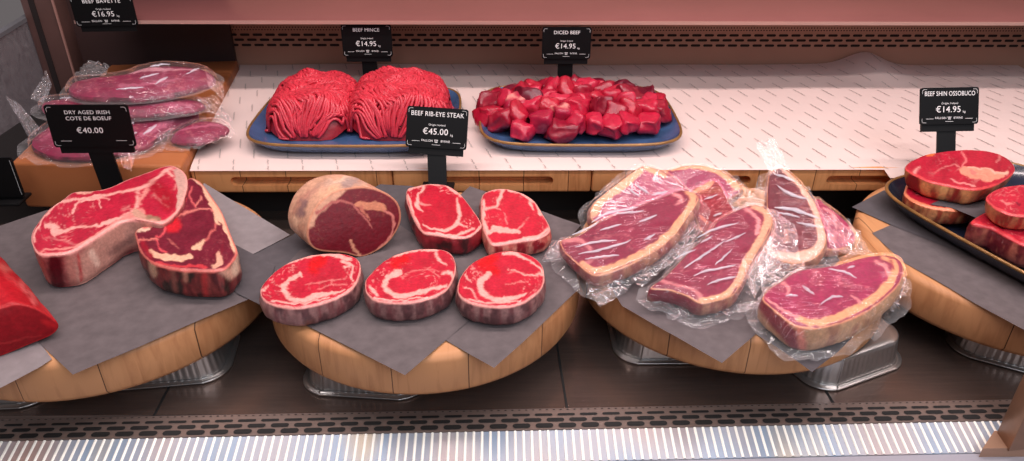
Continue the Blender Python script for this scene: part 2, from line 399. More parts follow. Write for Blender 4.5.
def bag(parent, info, seed, flange=.03, amp=.7, n=150, mat='film', top=True, haze0=.10, haze1=.55, drop=.75, name='plastic_bag', zmin=None):
    """clear film drawn tight over the steak, its loose welded margin crumpling outwards"""
    o = resample(info['o'], n); c = info['c']; pl = info['pl']; nn = pl[1]
    O = np.array([PL(u, v, pl) for u, v in o]); Cw = PL(c[0], c[1], pl)
    t3 = np.roll(O, -1, 0)-np.roll(O, 1, 0); out = np.cross(t3, nn); out /= np.linalg.norm(out, axis=1)[:, None]+1e-9
    if np.mean(np.sum(out*(O-Cw), 1)) < 0: out = -out
    V, H = [], []
    a = np.arange(n)/n*2*pi
    if top:
        for s in np.linspace(0.03, 1, 22):
            W = Cw+(O-Cw)*s; wr = np.abs(fbm(np.c_[W[:, :2]@np.array([[60, 25], [-25, 140.]]), np.full(n, seed)], 2)-.5)
            V.append(W+nn*(.0022+.0016*wr)[:, None]); H.append(np.full(n, haze0))
    th = info['thick']
    for t in (.25, .55, 1.):
        jit = (fbm(np.c_[O[:, :2]*120, np.full(n, t*3+seed)], 2)-.5)*.004
        V.append(O-nn*th*drop*t+out*(.0045+.002*t+jit)[:, None]); H.append(np.full(n, haze0+.05))
    ext = flange*(1-amp+2*amp*fbm(np.c_[np.cos(a)*2.2, np.sin(a)*2.2, np.full(n, seed)], 2)); ext = np.clip(ext, .004, None)
    fine = (fbm(np.c_[np.cos(a)*9, np.sin(a)*9, np.full(n, seed+4)], 2)-.5)
    for k in range(1, 9):
        t = k/8.
        W = O-nn*th*drop+out*(.0065+ext*t*(1+.35*fine*t))[:, None]
        wv = (fbm(np.c_[W[:, :2]*45, np.full(n, seed)], 2)-.5)*.022*t+(fbm(np.c_[np.cos(a)*9, np.sin(a)*9, np.full(n, seed*2)], 2)-.5)*.012*t
        W = W+nn*wv[:, None]-np.array([0, 0, 1])*(.004*t)
        W[:, 2] = np.maximum(W[:, 2], zmin if zmin is not None else .1075+.002*fine)
        V.append(W); H.append(np.full(n, haze0+(haze1-haze0)*(.4+.6*t)))
    R = len(V); F = grid_faces(R, n)
    if top: F.append(tuple(range(n)))
    return mesh(name, np.vstack(V), F, M[mat], parent, None, None, np.concatenate(H))

def creases(parent, bagob, pl, lines, off=.0035, hgt=.0022):  # raised film ridges, coloured white to stand for highlights on the packs
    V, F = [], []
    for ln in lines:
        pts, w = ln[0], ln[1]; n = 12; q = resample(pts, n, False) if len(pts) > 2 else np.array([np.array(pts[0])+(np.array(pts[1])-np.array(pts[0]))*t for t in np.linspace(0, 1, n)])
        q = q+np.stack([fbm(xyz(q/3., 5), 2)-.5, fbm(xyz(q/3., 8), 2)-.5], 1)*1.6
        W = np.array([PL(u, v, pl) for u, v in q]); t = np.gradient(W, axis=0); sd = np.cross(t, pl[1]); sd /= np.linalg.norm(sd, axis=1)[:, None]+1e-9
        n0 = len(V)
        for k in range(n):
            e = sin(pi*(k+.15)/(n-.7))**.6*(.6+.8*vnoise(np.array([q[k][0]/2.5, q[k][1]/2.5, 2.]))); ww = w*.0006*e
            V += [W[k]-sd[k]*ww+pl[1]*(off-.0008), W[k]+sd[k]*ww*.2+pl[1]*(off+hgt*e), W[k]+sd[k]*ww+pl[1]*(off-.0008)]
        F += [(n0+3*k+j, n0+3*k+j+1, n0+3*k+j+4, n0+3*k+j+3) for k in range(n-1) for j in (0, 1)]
    ob = mesh('film_highlight', V, F, M['gleam'], parent)
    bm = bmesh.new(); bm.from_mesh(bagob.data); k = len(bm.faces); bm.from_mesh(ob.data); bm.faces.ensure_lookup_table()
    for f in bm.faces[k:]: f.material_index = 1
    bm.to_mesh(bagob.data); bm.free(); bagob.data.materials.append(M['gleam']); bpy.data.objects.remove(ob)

def flap(parent, corners, seed, nu=13, nv=9, crumple=.007, haze=.17, mat='film', name='bag_flap', fold=1.0):
    """loose end of a bag: four measured corners (u, v, z), crumpled"""
    A, B, C, D = [P(*k) for k in corners]; V, H = [], []
    nrm = np.cross(B-A, D-A); nrm /= np.linalg.norm(nrm)+1e-9
    if nrm[2] < 0: nrm = -nrm
    for j in range(nv):
        for i in range(nu):
            s, t = i/(nu-1), j/(nv-1)
            p = A*(1-s)*(1-t)+B*s*(1-t)+C*s*t+D*(1-s)*t
            e = (vnoise(np.array([s*5+seed, t*3., seed]))-.5)*.10
            p = p+(B-A)*e*(abs(t-.5)*2)**2+(D-A)*e*.8*(abs(s-.5)*2)**2
            h = (abs(vnoise(np.array([s*6+seed*3, t*5.+seed, 1.]))-.5)*2+.5*vnoise(np.array([s*13+seed, t*11., 4.]))-.5)*crumple*fold
            V.append(p+nrm*h); H.append(haze)
    return mesh(name, V, grid_faces(nv, nu, False), M[mat], parent, None, None, H, smooth=False)

def sheet(name, poly, z, mat, label, cat='paper', group=None, waves=.0008, seed=0., thick=.0004, zpts=None):
    """a cut sheet of paper lying at height z; straight cut edges, barely wavy"""
    pts = [P(u, v, z) for u, v in poly]
    bm = bmesh.new(); vs = [bm.verts.new(p) for p in pts]; bm.faces.new(vs)
    bmesh.ops.subdivide_edges(bm, edges=bm.edges[:], cuts=10, use_grid_fill=True)
    bmesh.ops.triangulate(bm, faces=bm.faces[:]); 
    for _ in range(2): bmesh.ops.subdivide_edges(bm, edges=[e for e in bm.edges if e.calc_length() > .018], cuts=1); bmesh.ops.triangulate(bm, faces=bm.faces[:])
    for v in bm.verts: v.co.z += (mnoise.noise(Vector((v.co.x*18, v.co.y*18, seed)))*waves)
    bm.normal_update()
    if sum(f.normal.z for f in bm.faces) < 0: bmesh.ops.reverse_faces(bm, faces=bm.faces[:])
    me = bpy.data.meshes.new(name); bm.to_mesh(me); bm.free()
    V = np.array([v.co[:] for v in me.vertices]); F = [tuple(p.vertices) for p in me.polygons]; bpy.data.meshes.remove(me)
    return tagp(mesh(name, V, F, M[mat]), label, cat, group)

# ================================================================== THE CASE ITSELF
def zat(v, Y, u=512):
    d = ray(u, v); return CAM_H+d[2]*Y/d[1]
SK = .016                                                  # the front edge runs very slightly askew
fl = struct(MB().box((.15, 1.18, -.01), (2.5, 1.01, .02)).build('floor', M['deck'], origin=(.15, 1.18, -.02)))
mb = MB()
for x in (-.425, .078, .412, -.86): mb.box((x, .80+.1, .0004), (.0028, .46, .0008), np.array(Matrix.Rotation(.03, 3, 'Z')))
mb.build('floor_seam', M['seam'], fl)
def skew_strip(name, y0, y1, z0, z1, mat, th=.006, x0=-1.1, x1=1.4):
    V = []
    for x in (x0, x1):
        V += [(x, y0+SK*x, z0), (x, y1+SK*x, z1), (x, y1+SK*x, z1-th), (x, y0+SK*x, z0-th)]
    return struct(mesh(name, V, [(0, 4, 5, 1), (1, 5, 6, 2), (2, 6, 7, 3), (3, 7, 4, 0), (0, 1, 2, 3), (7, 6, 5, 4)], mat, smooth=False))
vt = skew_strip('trim_1', 0.6435, .678, .0012, .0015, M['vent'], .0022)
def stadium(cx, cy, l, w, z, sk=0., n=5, vert=False, Y=0):
    pts = []
    for k in range(n+1):
        a = -pi/2+pi*k/n; pts.append((cx+l/2-w/2+cos(a)*w/2, cy+sin(a)*w/2))
    for k in range(n+1):
        a = pi/2+pi*k/n; pts.append((cx-l/2+w/2+cos(a)*w/2, cy+sin(a)*w/2))
    return [(p[0], p[1]+sk*p[0], z) if not vert else (p[0], Y, p[1]) for p in pts]
mb = MB()
for r, (yy, sw) in enumerate(((.6492, .0072), (.6585, .0058), (.6672, .0038))):
    for k in range(-36, 46):
        p = stadium(k*.0275+(.01375 if r % 2 else 0), yy, .0215, sw, .0021, SK); mb.add(p, [tuple(range(len(p)))])
mb.build('vent_slots', M['seam'], vt)
mb = MB()
for k in range(-130, 170):
    x = k*.0085; p = stadium(x, .6755, .003, .0012, .0021, SK, 3); mb.add(p, [tuple(range(len(p)))])
mb.build('vent_perforation', M['hole'], vt)
rb = skew_strip('trim_2', .603, .6430, -.010, -.0004, M['ribbed'])
V, Fc = [], []
for k in range(-106, 140):
    x0 = k*.0098
    n0 = len(V)
    for j, y, z in ((0, .6035, -.0098), (1, .6428, -.0004)):
        for a in np.linspace(0, pi, 6): V.append((x0+cos(a)*.0017, y+SK*x0, z+sin(a)*.0012))
    Fc += [(n0+i, n0+i+1, n0+7+i, n0+6+i) for i in range(5)]
mesh('rib', V, Fc, M['rib'], rb)
skew_strip('trim_3', .40, .6025, -.012, -.011, M['ledge'])
# back wall with its air slots
WY = 1.685
wb = struct(MB().box((.20, WY+.02, .30), (2.44, .04, .80)).build('wall_back', M['wallsteel']))
zr = [zat(v, WY) for v in (35, 40, 45.2)]
mb = MB()
for r, z in enumerate(zr):
    for k in range(-36, 46):
        p = stadium(k*.0286+(.0143 if r % 2 else 0), z, .0220, .0056, 0, vert=True, Y=WY-.0006); mb.add(p, [tuple(range(len(p)))[::-1]])
mb.build('air_slots', M['hole'], wb)
mb = MB()
for r, v in enumerate((27.5, 30)):
    z = zat(v, WY)
    for k in range(-165, 210):
        x = k*.0066+(.0033 if r else 0); p = stadium(x, z, .0034, .0030, 0, n=3, vert=True, Y=WY-.0006); mb.add(p, [tuple(range(len(p)))[::-1]])
mb.build('perforation', M['hole'], wb)
struct(MB().box((-.80, WY-.004, .35), (.40, .012, .72)).build('wall_shade_panel', simple('wall_shade_brown', (58, 38, 36), .5)))  # added dark sheet, stands in for the shade on this end of the wall
# upper shelf
us = struct(bevel(MB().box((.295, 1.575, .278), (2.21, .262, .005)).build('trim_4', M['pinksteel']), .001, 2, 30))
mb = MB(); mb.box((.295, 1.4428, .2785), (2.21, .0024, .0062)); mb.build('shelf_lip', simple('bright_steel_lip', (205, 160, 148), .3, .4), us)
# risers below the wooden shelf, near-black to stand for the shadow there
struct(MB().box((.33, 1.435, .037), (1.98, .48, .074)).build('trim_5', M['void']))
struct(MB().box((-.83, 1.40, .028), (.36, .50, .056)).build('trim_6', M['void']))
# left end: glass panel, its bright edge, post, the dim shop beyond
def XL(u, v, X):
    d = ray(u, v); return EYE+d*X/d[0]
gx = -1.02
g0, g1 = XL(0, 36, gx), XL(52, 4, gx)
sl = (g1[2]-g0[2])/(g1[1]-g0[1])
def gz(y): return g0[2]+sl*(y-g0[1])
V = [(gx, .62, 0), (gx, WY, 0), (gx, WY, gz(WY)), (gx, .62, gz(.62))]
V2 = [(gx-.008, a[1], a[2]) for a in V]
gm = film_mat('reflection_tinted_glass', 0., 1., (.50, .44, .46), .6)  # the pane's dark reflection is put in as tint and haze
gp = mesh('window_1', V+V2, [(0, 1, 2, 3), (7, 6, 5, 4), (0, 3, 7, 4), (3, 2, 6, 7), (2, 1, 5, 6), (1, 0, 4, 5)], gm, smooth=False, haze=[.22]*8); struct(gp)
mb = MB()
V = []
for y in (.62, WY):
    z = gz(y); V += [(gx-.012, y, z-.002), (gx+.004, y, z-.002), (gx+.004, y, z+.006), (gx-.012, y, z+.006)]
mb.add(V, [(0, 1, 5, 4), (1, 2, 6, 5), (2, 3, 7, 6), (3, 0, 4, 7), (3, 2, 1, 0), (4, 5, 6, 7)])
mb.build('window_1_edge', simple('polished_glass_edge', (120, 118, 122), .25, .2, .6), gp)
struct(MB().box((-1.9, 1.2, .5), (.04, 2.4, 1.6)).build('wall_left', simple('dim_brown_wall', (24, 15, 15), .7)))
a = XL(0, 22, -1.45); b = XL(17, -4, -1.45); s2 = (b[2]-a[2])/(b[1]-a[1])
V = [(-1.45, y, a[2]+s2*(y-a[1])+dz) for y, dz in ((.4, 0), (2.2, 0), (2.2, .6), (.4, .6))]; V += [(x-.02, y, z) for x, y, z in V]
struct(mesh('trim_7', V, [(0, 1, 2, 3), (7, 6, 5, 4), (0, 4, 5, 1), (1, 5, 6, 2), (2, 6, 7, 3), (3, 7, 4, 0)], simple('pale_outer_panel', (225, 222, 232), .4), smooth=False))
# steel post in the back left corner
pa, pb = P(52, 66, .12), P(84, 66, .12)
pc = np.array([(pa[0]+pb[0])/2, 1.655, 0])
pw = abs(pb[0]-pa[0])
pst = struct(bevel(MB().box((pc[0], 1.655, .30), (pw, .05, .75)).build('trim_8', M['brownpost']), .004, 2))
MB().box((pc[0]+pw/2-.002, 1.6285, .30), (.004, .004, .74)).build('post_edge', simple('bright_post_edge', (190, 140, 128), .3, .4), pst)
MB().box((pc[0]-.012, 1.6292, .30), (.012, .003, .74)).build('post_groove', M['hole'], pst)
# bronzed post at the right front corner
q0, q1 = P(996, 434, 0), P(1008, 452, 0)
bp = MB().prism([(q0[0], q0[1]), (q1[0]+.0, q1[1]), (q1[0]+.06, q1[1]+.008), (q0[0]+.05, q0[1]+.03)], 0, .30).build('trim_9', M['post']); struct(bevel(bp, .0015, 2))
mb = MB(); f0 = P(980, 454, -.006); mb.prism([(q0[0]-.002, q0[1]+.002), (f0[0], f0[1]), (q1[0]+.08, f0[1]), (q1[0]+.08, q0[1]+.004)], -.012, .003); mb.build('post_foot', simple('pale_bronze_foot', (176, 136, 112), .4, .3), bp)

# ================================================================== WOODEN SHELF BOARDS AND THE BLOCK
xs = [P(u, 168, .12)[0] for u in (190, 390, 590, 790, 988)]
wx = (xs[4]-xs[0])/4; SY = 1.118
wlab = ['wooden shelf board with a handle slot, under the white paper left of the mince tag', 'wooden shelf board with a handle slot, behind the two back rib-eye steaks',
        'wooden shelf board half hidden behind the heap of vacuum packed steaks', 'wooden shelf board with a handle slot, behind the shin tray tip', 'wooden shelf board at the end of the row, behind the shin steaks']
for i in range(5):
    x0 = xs[0]+wx*i+.0008; x1 = xs[0]+wx*(i+1)-.0008
    if i == 4: x1 = 1.16
    cx = xs[0]+wx*(i+.5)
    b = MB().box(((x0+x1)/2, SY+.275, .0975), (x1-x0, .55, .043)).build('chopping_board', wood_mat('shelf_wood_%s' % 'abcde'[i], (222, 152, 98), (178, 108, 62), .075, .01+.013*i))
    bevel(b, .004, 3)
    # elongated grip recess routed into the front edge
    l, w = .205, .0165
    if i == 4: cx = x0+wx*.5
    pts = stadium(cx, .0975, l, w, 0, n=8, vert=True, Y=SY-.02); n = len(pts)
    V = pts+[(p[0], SY+.024, p[2]) for p in pts]
    cut = mesh('cut', V, [tuple(range(n)), tuple(range(2*n-1, n-1, -1))]+[((k+1) % n, k, n+k, n+(k+1) % n) for k in range(n)], None, smooth=False)
    bmx = bmesh.new(); bmx.from_mesh(cut.data); bmesh.ops.recalc_face_normals(bmx, faces=bmx.faces[:]); bmx.to_mesh(cut.data); bmx.free()
    bmx = bmesh.new(); bmx.from_mesh(b.data); bmesh.ops.recalc_face_normals(bmx, faces=bmx.faces[:]); bmx.to_mesh(b.data); bmx.free()
    md = b.modifiers.new('slot', 'BOOLEAN'); md.operation = 'DIFFERENCE'; md.object = cut; md.solver = 'EXACT'
    bpy.context.view_layer.update()
    me = bpy.data.meshes.new_from_object(b.evaluated_get(bpy.context.evaluated_depsgraph_get()))
    b.modifiers.clear(); b.data = me; bpy.data.objects.remove(cut)
    edge_smooth(b, 30)
    tagp(b, wlab[i], 'chopping board', 'wooden boards forming the back shelf')
fa, fb_, bk = P(10, 162.5, .14), P(181, 166, .14), P(238, 60, .14)
bl = fa+(bk-fb_)*np.array([.9, 1, 1])
blk = MB().prism([(fa[0], fa[1]), (fb_[0], fb_[1]), (bk[0], min(bk[1], 1.66)), (bl[0], min(bl[1], 1.62))], .057, .14).build('wooden_block', M['bark'])
tagp(bevel(blk, .006, 3), 'thick orange-brown wooden block carrying the stacked packs of beef', 'chopping block')

# white printed paper over the shelf
def paper_z(u, t):
    z = .1212+.0011*sin(u*7+t*3)+.0008*sin(u*17-t*5)+.0004
    z += .030*exp(-((u-.855)/.055)**2)*max(0, t-.72)/.28
    if t < .03: z -= .0012
    return z
nu, nv = 150, 60; V = []
def paper_pt(x01, t):
    xf = -.507+x01*1.72; xb = -.605+x01*1.83
    yf = SY-.005 if xf < .655 else SY-.009
    if t < 0: return (xf, yf, .112)
    return (xf*(1-t)+xb*t, yf*(1-t)+1.681*t, 0)
for j in range(nv):
    t = j/(nv-1)
    for i in range(nu):
        s = i/(nu-1); p = paper_pt(s, t); z = paper_z(p[0], t)
        if j == 0: z = .1195 if p[0] < .655 else .106
        V.append((p[0], p[1], z))
PV, PF = list(V), grid_faces(nv, nu, False)
V, Fc = PV, list(PF)
rr = random.Random(3)
for j in range(13):
    for i in range(30):
        s = (i+.5*(j % 2)+.2)/30; t = (j+.5)/13
        p = paper_pt(s, t); dx, dy = -.0052, .0190
        n0 = len(V); K = 9
        for k in range(K):
            q = (k/(K-1)-.5)*2; wob = sin(k*2.6+i)*.0011
            x = p[0]+dx*q+wob; y = p[1]+dy*q; tt = min(1, max(0, (y-SY)/(1.681-SY)))
            z = paper_z(x, tt)+.0009; w = .0006+.0005*abs(sin(k*1.9+j))
            V += [(x-w, y, z), (x+w, y, z)]
        Fc += [(n0+2*k, n0+2*k+1, n0+2*k+3, n0+2*k+2) for k in range(K-1)]
pp = mesh('printed_paper', V, Fc, M['white'], None)
pp.data.materials.append(M['ink'])
for k in range(len(PF), len(Fc)): pp.data.polygons[k].material_index = 1
tagp(pp, 'large white printed paper sheet covering the wooden back shelf', 'paper')

# ================================================================== ROUND BOARDS ON FOIL TRAYS
BT = .103
def round_board(cx, cy, r, seed, label, seamoff):
    n = 128; prof = [(.0, .045), (r-.010, .045), (r-.003, .047), (r, .053), (r, .094), (r-.003, .1005), (r-.010, BT), (0, BT)]
    V, R = [], 0
    for rad, z in prof:
        rad = max(rad, .0005)
        for k in range(n):
            a = 2*pi*k/n; V.append((cx+rad*cos(a), cy+rad*sin(a), z))
        R += 1
    F = grid_faces(R, n)
    o = mesh('round_board', V, F, wood_mat('round_board_wood_%s' % seed, (200, 141, 96), (158, 100, 62), .088, seamoff, 'X', .012), None, (cx, cy, .045))
    edge_smooth(o, 50)
    return tagp(o, label, 'chopping board', 'round wooden boards along the front')
round_board(-.531, .862, .217, 'a', 'round wooden board under the two bone-in steaks', .012)
round_board(-.099, .865, .212, 'b', 'round wooden board under the five rib-eye steaks and joint', .024)
round_board(.328, .895, .212, 'c', 'round wooden board under the vacuum packed steaks', .03)
round_board(.748, .908, .212, 'd', 'round wooden board under the dark tray of shin steaks', .02)

def rrect(w, h, r, n=9):
    pts = []
    for cx, cy, a0 in ((w/2-r, h/2-r, 0), (-w/2+r, h/2-r, pi/2), (-w/2+r, -h/2+r, pi), (w/2-r, -h/2+r, 3*pi/2)):
        for k in range(n): a = a0+pi/2*k/(n-1); pts.append((cx+r*cos(a), cy+r*sin(a)))
    return np.array(pts)
def foil_tray(cx, cy, rot, label, w=.150, h=.115):
    root = thing('foil_tray', (cx, cy, 0), label, 'foil tray', 'upturned foil trays holding up the boards')
    Rm = np.array([[cos(rot), -sin(rot)], [sin(rot), cos(rot)]])
    base = resample(rrect(w, h, .034), 220)
    dirn = base/np.linalg.norm(base, axis=1)[:, None]
    V = []; prof = [(.78, .0438), (.90, .0438), (.925, .0425), (.93, .036)]+[(.93+.05*k/8, .036-.030*k/8) for k in range(1, 8)]+[(.985, .004)]
    for j, (s, z) in enumerate(prof):
        q = base*s
        if 3 <= j <= 10: q = q+dirn*(.0005*np.sin(np.arange(220)*2*pi/220*55))[:, None]
        q = q@Rm.T; V += [(cx+p[0], cy+p[1], z) for p in q]
    F = grid_faces(len(prof), 220); F.append(tuple(range(219, -1, -1)))
    mesh('tray_wall', V, F, M['foil'], root)
    V = []; 
    for s, z in ((.98, .0045), (1.0, .0062), (1.05, .0058), (1.07, .0035), (1.085, .0042), (1.09, .002), (1.0, .001)):
        q = (base*s)@Rm.T; V += [(cx+p[0], cy+p[1], z) for p in q]
    mesh('tray_rim', V, grid_faces(7, 220), M['foil'], root)
foil_tray(-.436, .784, .12, 'upturned foil tray showing under the crack in the bone-in steak board')
foil_tray(-.640, .745, .05, 'upturned foil tray barely showing under the bone-in steak board at its edge by the fillet')
foil_tray(-.168, .762, -.1, 'upturned foil tray showing under the front of the rib-eye board')
foil_tray(.238, .822, .0, 'upturned foil tray in shadow under the vacuum pack board')
foil_tray(.456, .784, .40, 'brightly lit upturned foil tray sticking out from under the vacuum pack board')
foil_tray(.712, .798, -.5, 'upturned foil tray in shadow under the shin steak board')
# ================================================================== GREY PAPERS ON THE BOARDS
g = 'grey paper sheets on the round boards'
sheet('paper_sheet', [(-40, 352), (0, 347), (38, 340), (52, 359), (40, 367), (0, 388), (-40, 404)], BT+.0008, 'slate2', 'pale grey paper sheet under the dark fillet', 'paper', g, seed=1)
sheet('paper_sheet', [(73, 375), (256, 296), (262, 270), (205, 184), (120, 192), (44, 211), (-30, 236), (-40, 330), (34, 338)], BT+.0014, 'slate', 'large grey paper sheet under both bone-in steaks', 'paper', g, seed=2)
sheet('paper_sheet', [(204, 183), (290, 235), (253, 254), (236, 246), (190, 215)], BT+.0022, 'slate2', 'lighter grey paper corner right behind the bone-in steak, pointing at the joint', 'paper', g, seed=3)
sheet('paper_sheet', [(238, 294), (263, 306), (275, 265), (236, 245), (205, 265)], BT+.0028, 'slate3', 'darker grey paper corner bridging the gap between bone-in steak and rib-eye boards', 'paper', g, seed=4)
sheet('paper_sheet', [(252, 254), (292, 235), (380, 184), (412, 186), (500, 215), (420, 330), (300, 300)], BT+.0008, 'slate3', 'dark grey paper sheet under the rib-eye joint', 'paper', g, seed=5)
sheet('paper_sheet', [(494, 368), (440, 337), (400, 250), (470, 186), (545, 212), (581, 225), (568, 240), (580, 288), (522, 343)], BT+.0016, 'slate', 'grey paper sheet under the rib-eye nearest the vacuum packs', 'paper', g, seed=6)
sheet('paper_sheet', [(405, 375), (303, 324), (262, 292), (300, 250), (400, 225), (500, 290), (466, 323)], BT+.0024, 'slate', 'grey paper sheet pointing forward under the two front rib-eyes', 'paper', g, seed=7)
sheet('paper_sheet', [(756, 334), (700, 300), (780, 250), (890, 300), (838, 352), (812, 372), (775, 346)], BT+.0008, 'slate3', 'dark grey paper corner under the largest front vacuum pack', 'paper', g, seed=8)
sheet('paper_sheet', [(722, 363), (622, 306), (600, 270), (680, 205), (800, 210), (840, 260), (770, 322)], BT+.0016, 'slate', 'grey paper sheet with its corner over the vacuum pack board edge', 'paper', g, seed=9)
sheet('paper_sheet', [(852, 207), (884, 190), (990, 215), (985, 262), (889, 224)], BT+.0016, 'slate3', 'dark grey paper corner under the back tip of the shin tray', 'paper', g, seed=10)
sheet('paper_sheet', [(872, 233), (893, 224), (980, 230), (1090, 280), (1090, 366), (1024, 330), (971, 301), (903, 262)], BT+.0008, 'slate', 'grey paper sheet under the long front side of the shin tray', 'paper', g, seed=11)
PT = BT+.0030

# ================================================================== RIB-EYE STEAKS AND JOINT
FATP = (234, 156, 148); RED = (188, 26, 50)
SD = [(112, 50, 56), (160, 116, 112), (98, 60, 62)]
hot = (206, 4, 14)
o, _ = steak('rib_eye_steak', [(260, 289.5), (265.5, 280), (277, 269), (291, 260.6), (312, 254.4), (336.5, 252.4), (353, 255.5), (360, 262.7), (359, 275), (351, 288.4), (332, 299), (301.5, 307), (277, 305), (264, 299)],
  level(PT+.030), .030, RED, [([(322, 259), (313, 267), (316, 272)], [8, 10, 3], hot, .9, 5.), ([(300.5, 274), (289, 281), (283, 288.4), (291, 299), (301.5, 300.5), (322, 295), (345, 290.5)], [4, 6, 8, 5, 7, 4, 1.5]),
  ([(300, 272), (301, 277)], 2), ([(343, 261), (352, 266), (351, 277), (355, 282)], [4, 2, 1.5, 2]), ([(345, 267), (352, 265)], 2), ([(333, 254.5), (350, 259)], [5, 4]), ([(286, 263), (312, 256), (338, 254)], [2, 3.5, 4]), ([(262, 290), (268, 287)], [3, 1]),
  ([(305, 285), (325, 281), (350, 279)], [.5, 1, .6], FATP, .5), ([(318, 289), (335, 284), (347, 285)], [.5, 1, .6], FATP, .5), ([(272, 301), (300, 304), (330, 297)], [1.5, 1.5, 1.5])], SD, 1.3, marble=.55, rim=1.)
tagp(o, 'red rib-eye steak under the rib-eye joint, nearest the bone-in steaks', 'steak', 'rib-eye steaks')
o, _ = steak('rib_eye_steak', [(365, 283), (367, 277), (378, 265), (392, 255.4), (413, 249), (437, 248), (450, 252), (455.5, 262.7), (454, 275), (445.6, 289.4), (425, 299), (400, 302.4), (377.7, 300), (367, 292.5)],
  level(PT+.030), .030, RED, [([(404, 259), (395, 263), (397, 268)], [8, 9, 4], hot, .85, 5.), ([(399, 272), (387, 279), (385, 287), (393, 294.5), (406.5, 295.2), (425, 290.8), (446, 286)], [8, 6, 6, 6, 5, 3.5, 3]),
  ([(436, 253), (441.5, 262.7), (447, 266)], [3, 3, 1.5]), ([(442, 274), (449, 272), (454, 276)], [1, 4, 4]), ([(395, 255), (414, 250.5), (437, 250)], [3, 2.5, 3.5]), ([(369, 287), (377, 295)], [3, 4]), ([(433, 273), (440, 277)], [.6, 1.2], FATP, .6),
  ([(405, 273), (425, 270), (445, 271)], [.5, 1, .5], FATP, .45), ([(374, 298), (400, 300), (428, 296)], [1.5, 1.4, 1.4])], SD, 2.3, marble=.55, rim=1.)
tagp(o, 'red rib-eye steak in the centre of the front row of three', 'steak', 'rib-eye steaks')
o, _ = steak('rib_eye_steak', [(458, 284), (461, 275), (470, 263.7), (487, 254.4), (507, 250), (528, 253.4), (540, 261.6), (544, 271), (542.4, 285.3), (530, 297.7), (511.5, 305.5), (491, 306), (470, 302), (459, 293.6)],
  level(PT+.030), .030, RED, [([(493, 258), (484, 264), (492, 268), (497, 273)], [8, 12, 8, 4], hot, .85, 5.), ([(489, 274), (480.6, 282), (480.6, 289.4), (490, 298), (503, 299.8), (520, 296), (527, 293)], [7, 7, 8, 6, 7, 4, 1.5]),
  ([(503, 253), (518, 255), (524, 259)], [3, 5, 4]), ([(524, 258), (537, 266), (543, 273)], [2, 1.2, 3]), ([(512, 270), (530, 275), (543, 275)], [.5, 1, 2.5]), ([(463, 287), (472, 290), (476, 299)], [1.5, 1.2, 1.5]), ([(465, 276), (471, 282)], [1.5, .6]),
  ([(505, 285), (528, 281)], [.5, 1], FATP, .5), ([(462, 298), (490, 303), (520, 301)], [1, 1.4, 1.4])], SD, 3.3, marble=.6, rim=1.)
tagp(o, 'red rib-eye steak at the front beside the vacuum packs', 'steak', 'rib-eye steaks')
SD2 = [(110, 14, 26), (150, 40, 48), (70, 26, 28)]
o, _ = steak('rib_eye_steak', [(407, 189), (413, 186), (429.5, 183), (448, 185), (461, 194), (472, 208), (480, 220), (481, 226), (470, 235), (455, 237), (437, 234), (424, 232), (417.5, 225), (411, 212), (406.5, 199)],
  level(PT+.030), .030, (184, 22, 46), [([(425, 185), (418, 196), (417, 206), (422, 212)], [3, 2.5, 4, 1.5]), ([(457, 198), (459, 212), (458, 222), (448, 229), (434, 229), (424, 225)], [1.5, 3, 5, 4, 3, 1.5]), ([(409, 188), (424, 184.5), (440, 184)], [5, 5, 2]),
  ([(408, 195), (412, 210), (420, 226)], [3, 2.5, 3]), ([(447, 186), (461, 196)], [3, 4]), ([(458, 223), (468, 228)], [3, 1]), ([(420, 204), (430, 205)], [3, 1], FATP, .7), ([(436, 233), (455, 235), (474, 229)], [1, 2, 2])], SD2, 4.3, marble=.7, rim=1.1)
tagp(o, 'red rib-eye steak directly below the rib-eye price tag, behind the centre front one', 'steak', 'rib-eye steaks')
o, _ = steak('rib_eye_steak', [(482, 195), (492, 189), (505, 188), (520, 191.6), (533, 199), (542, 212), (550, 228.5), (540, 237), (525, 239.5), (510.6, 242), (494, 244), (488.5, 239.5), (483, 227), (481, 212)],
  level(PT+.028), .028, (194, 28, 52), [([(503, 190), (499.5, 200), (494, 208), (484, 209)], [5, 3.5, 3, 3]), ([(494, 228), (505, 231), (519, 232)], [7, 7, 4]), ([(484, 200), (483, 215), (488, 232), (493, 230)], [2.5, 3, 4, 4]), ([(490, 190), (505, 189), (521, 193), (534, 202), (541, 214)], [2, 3.5, 3.5, 3.5, 4]),
  ([(530, 202), (533, 210)], [2.5, 1]), ([(504, 213), (507, 224)], [.5, 1.3], FATP, .6), ([(528, 218), (518, 230)], [.6, 1.6], FATP, .6), ([(524, 238), (540, 235), (549, 228)], [4, 3, 2]), ([(485, 208), (500, 210)], [1.5, 1], FATP, .8)], [(178, 60, 60), (214, 140, 122), (140, 24, 34)], 5.3, marble=.35)
tagp(o, 'red rib-eye steak at the back touching the vacuum pack corner', 'steak', 'rib-eye steaks')

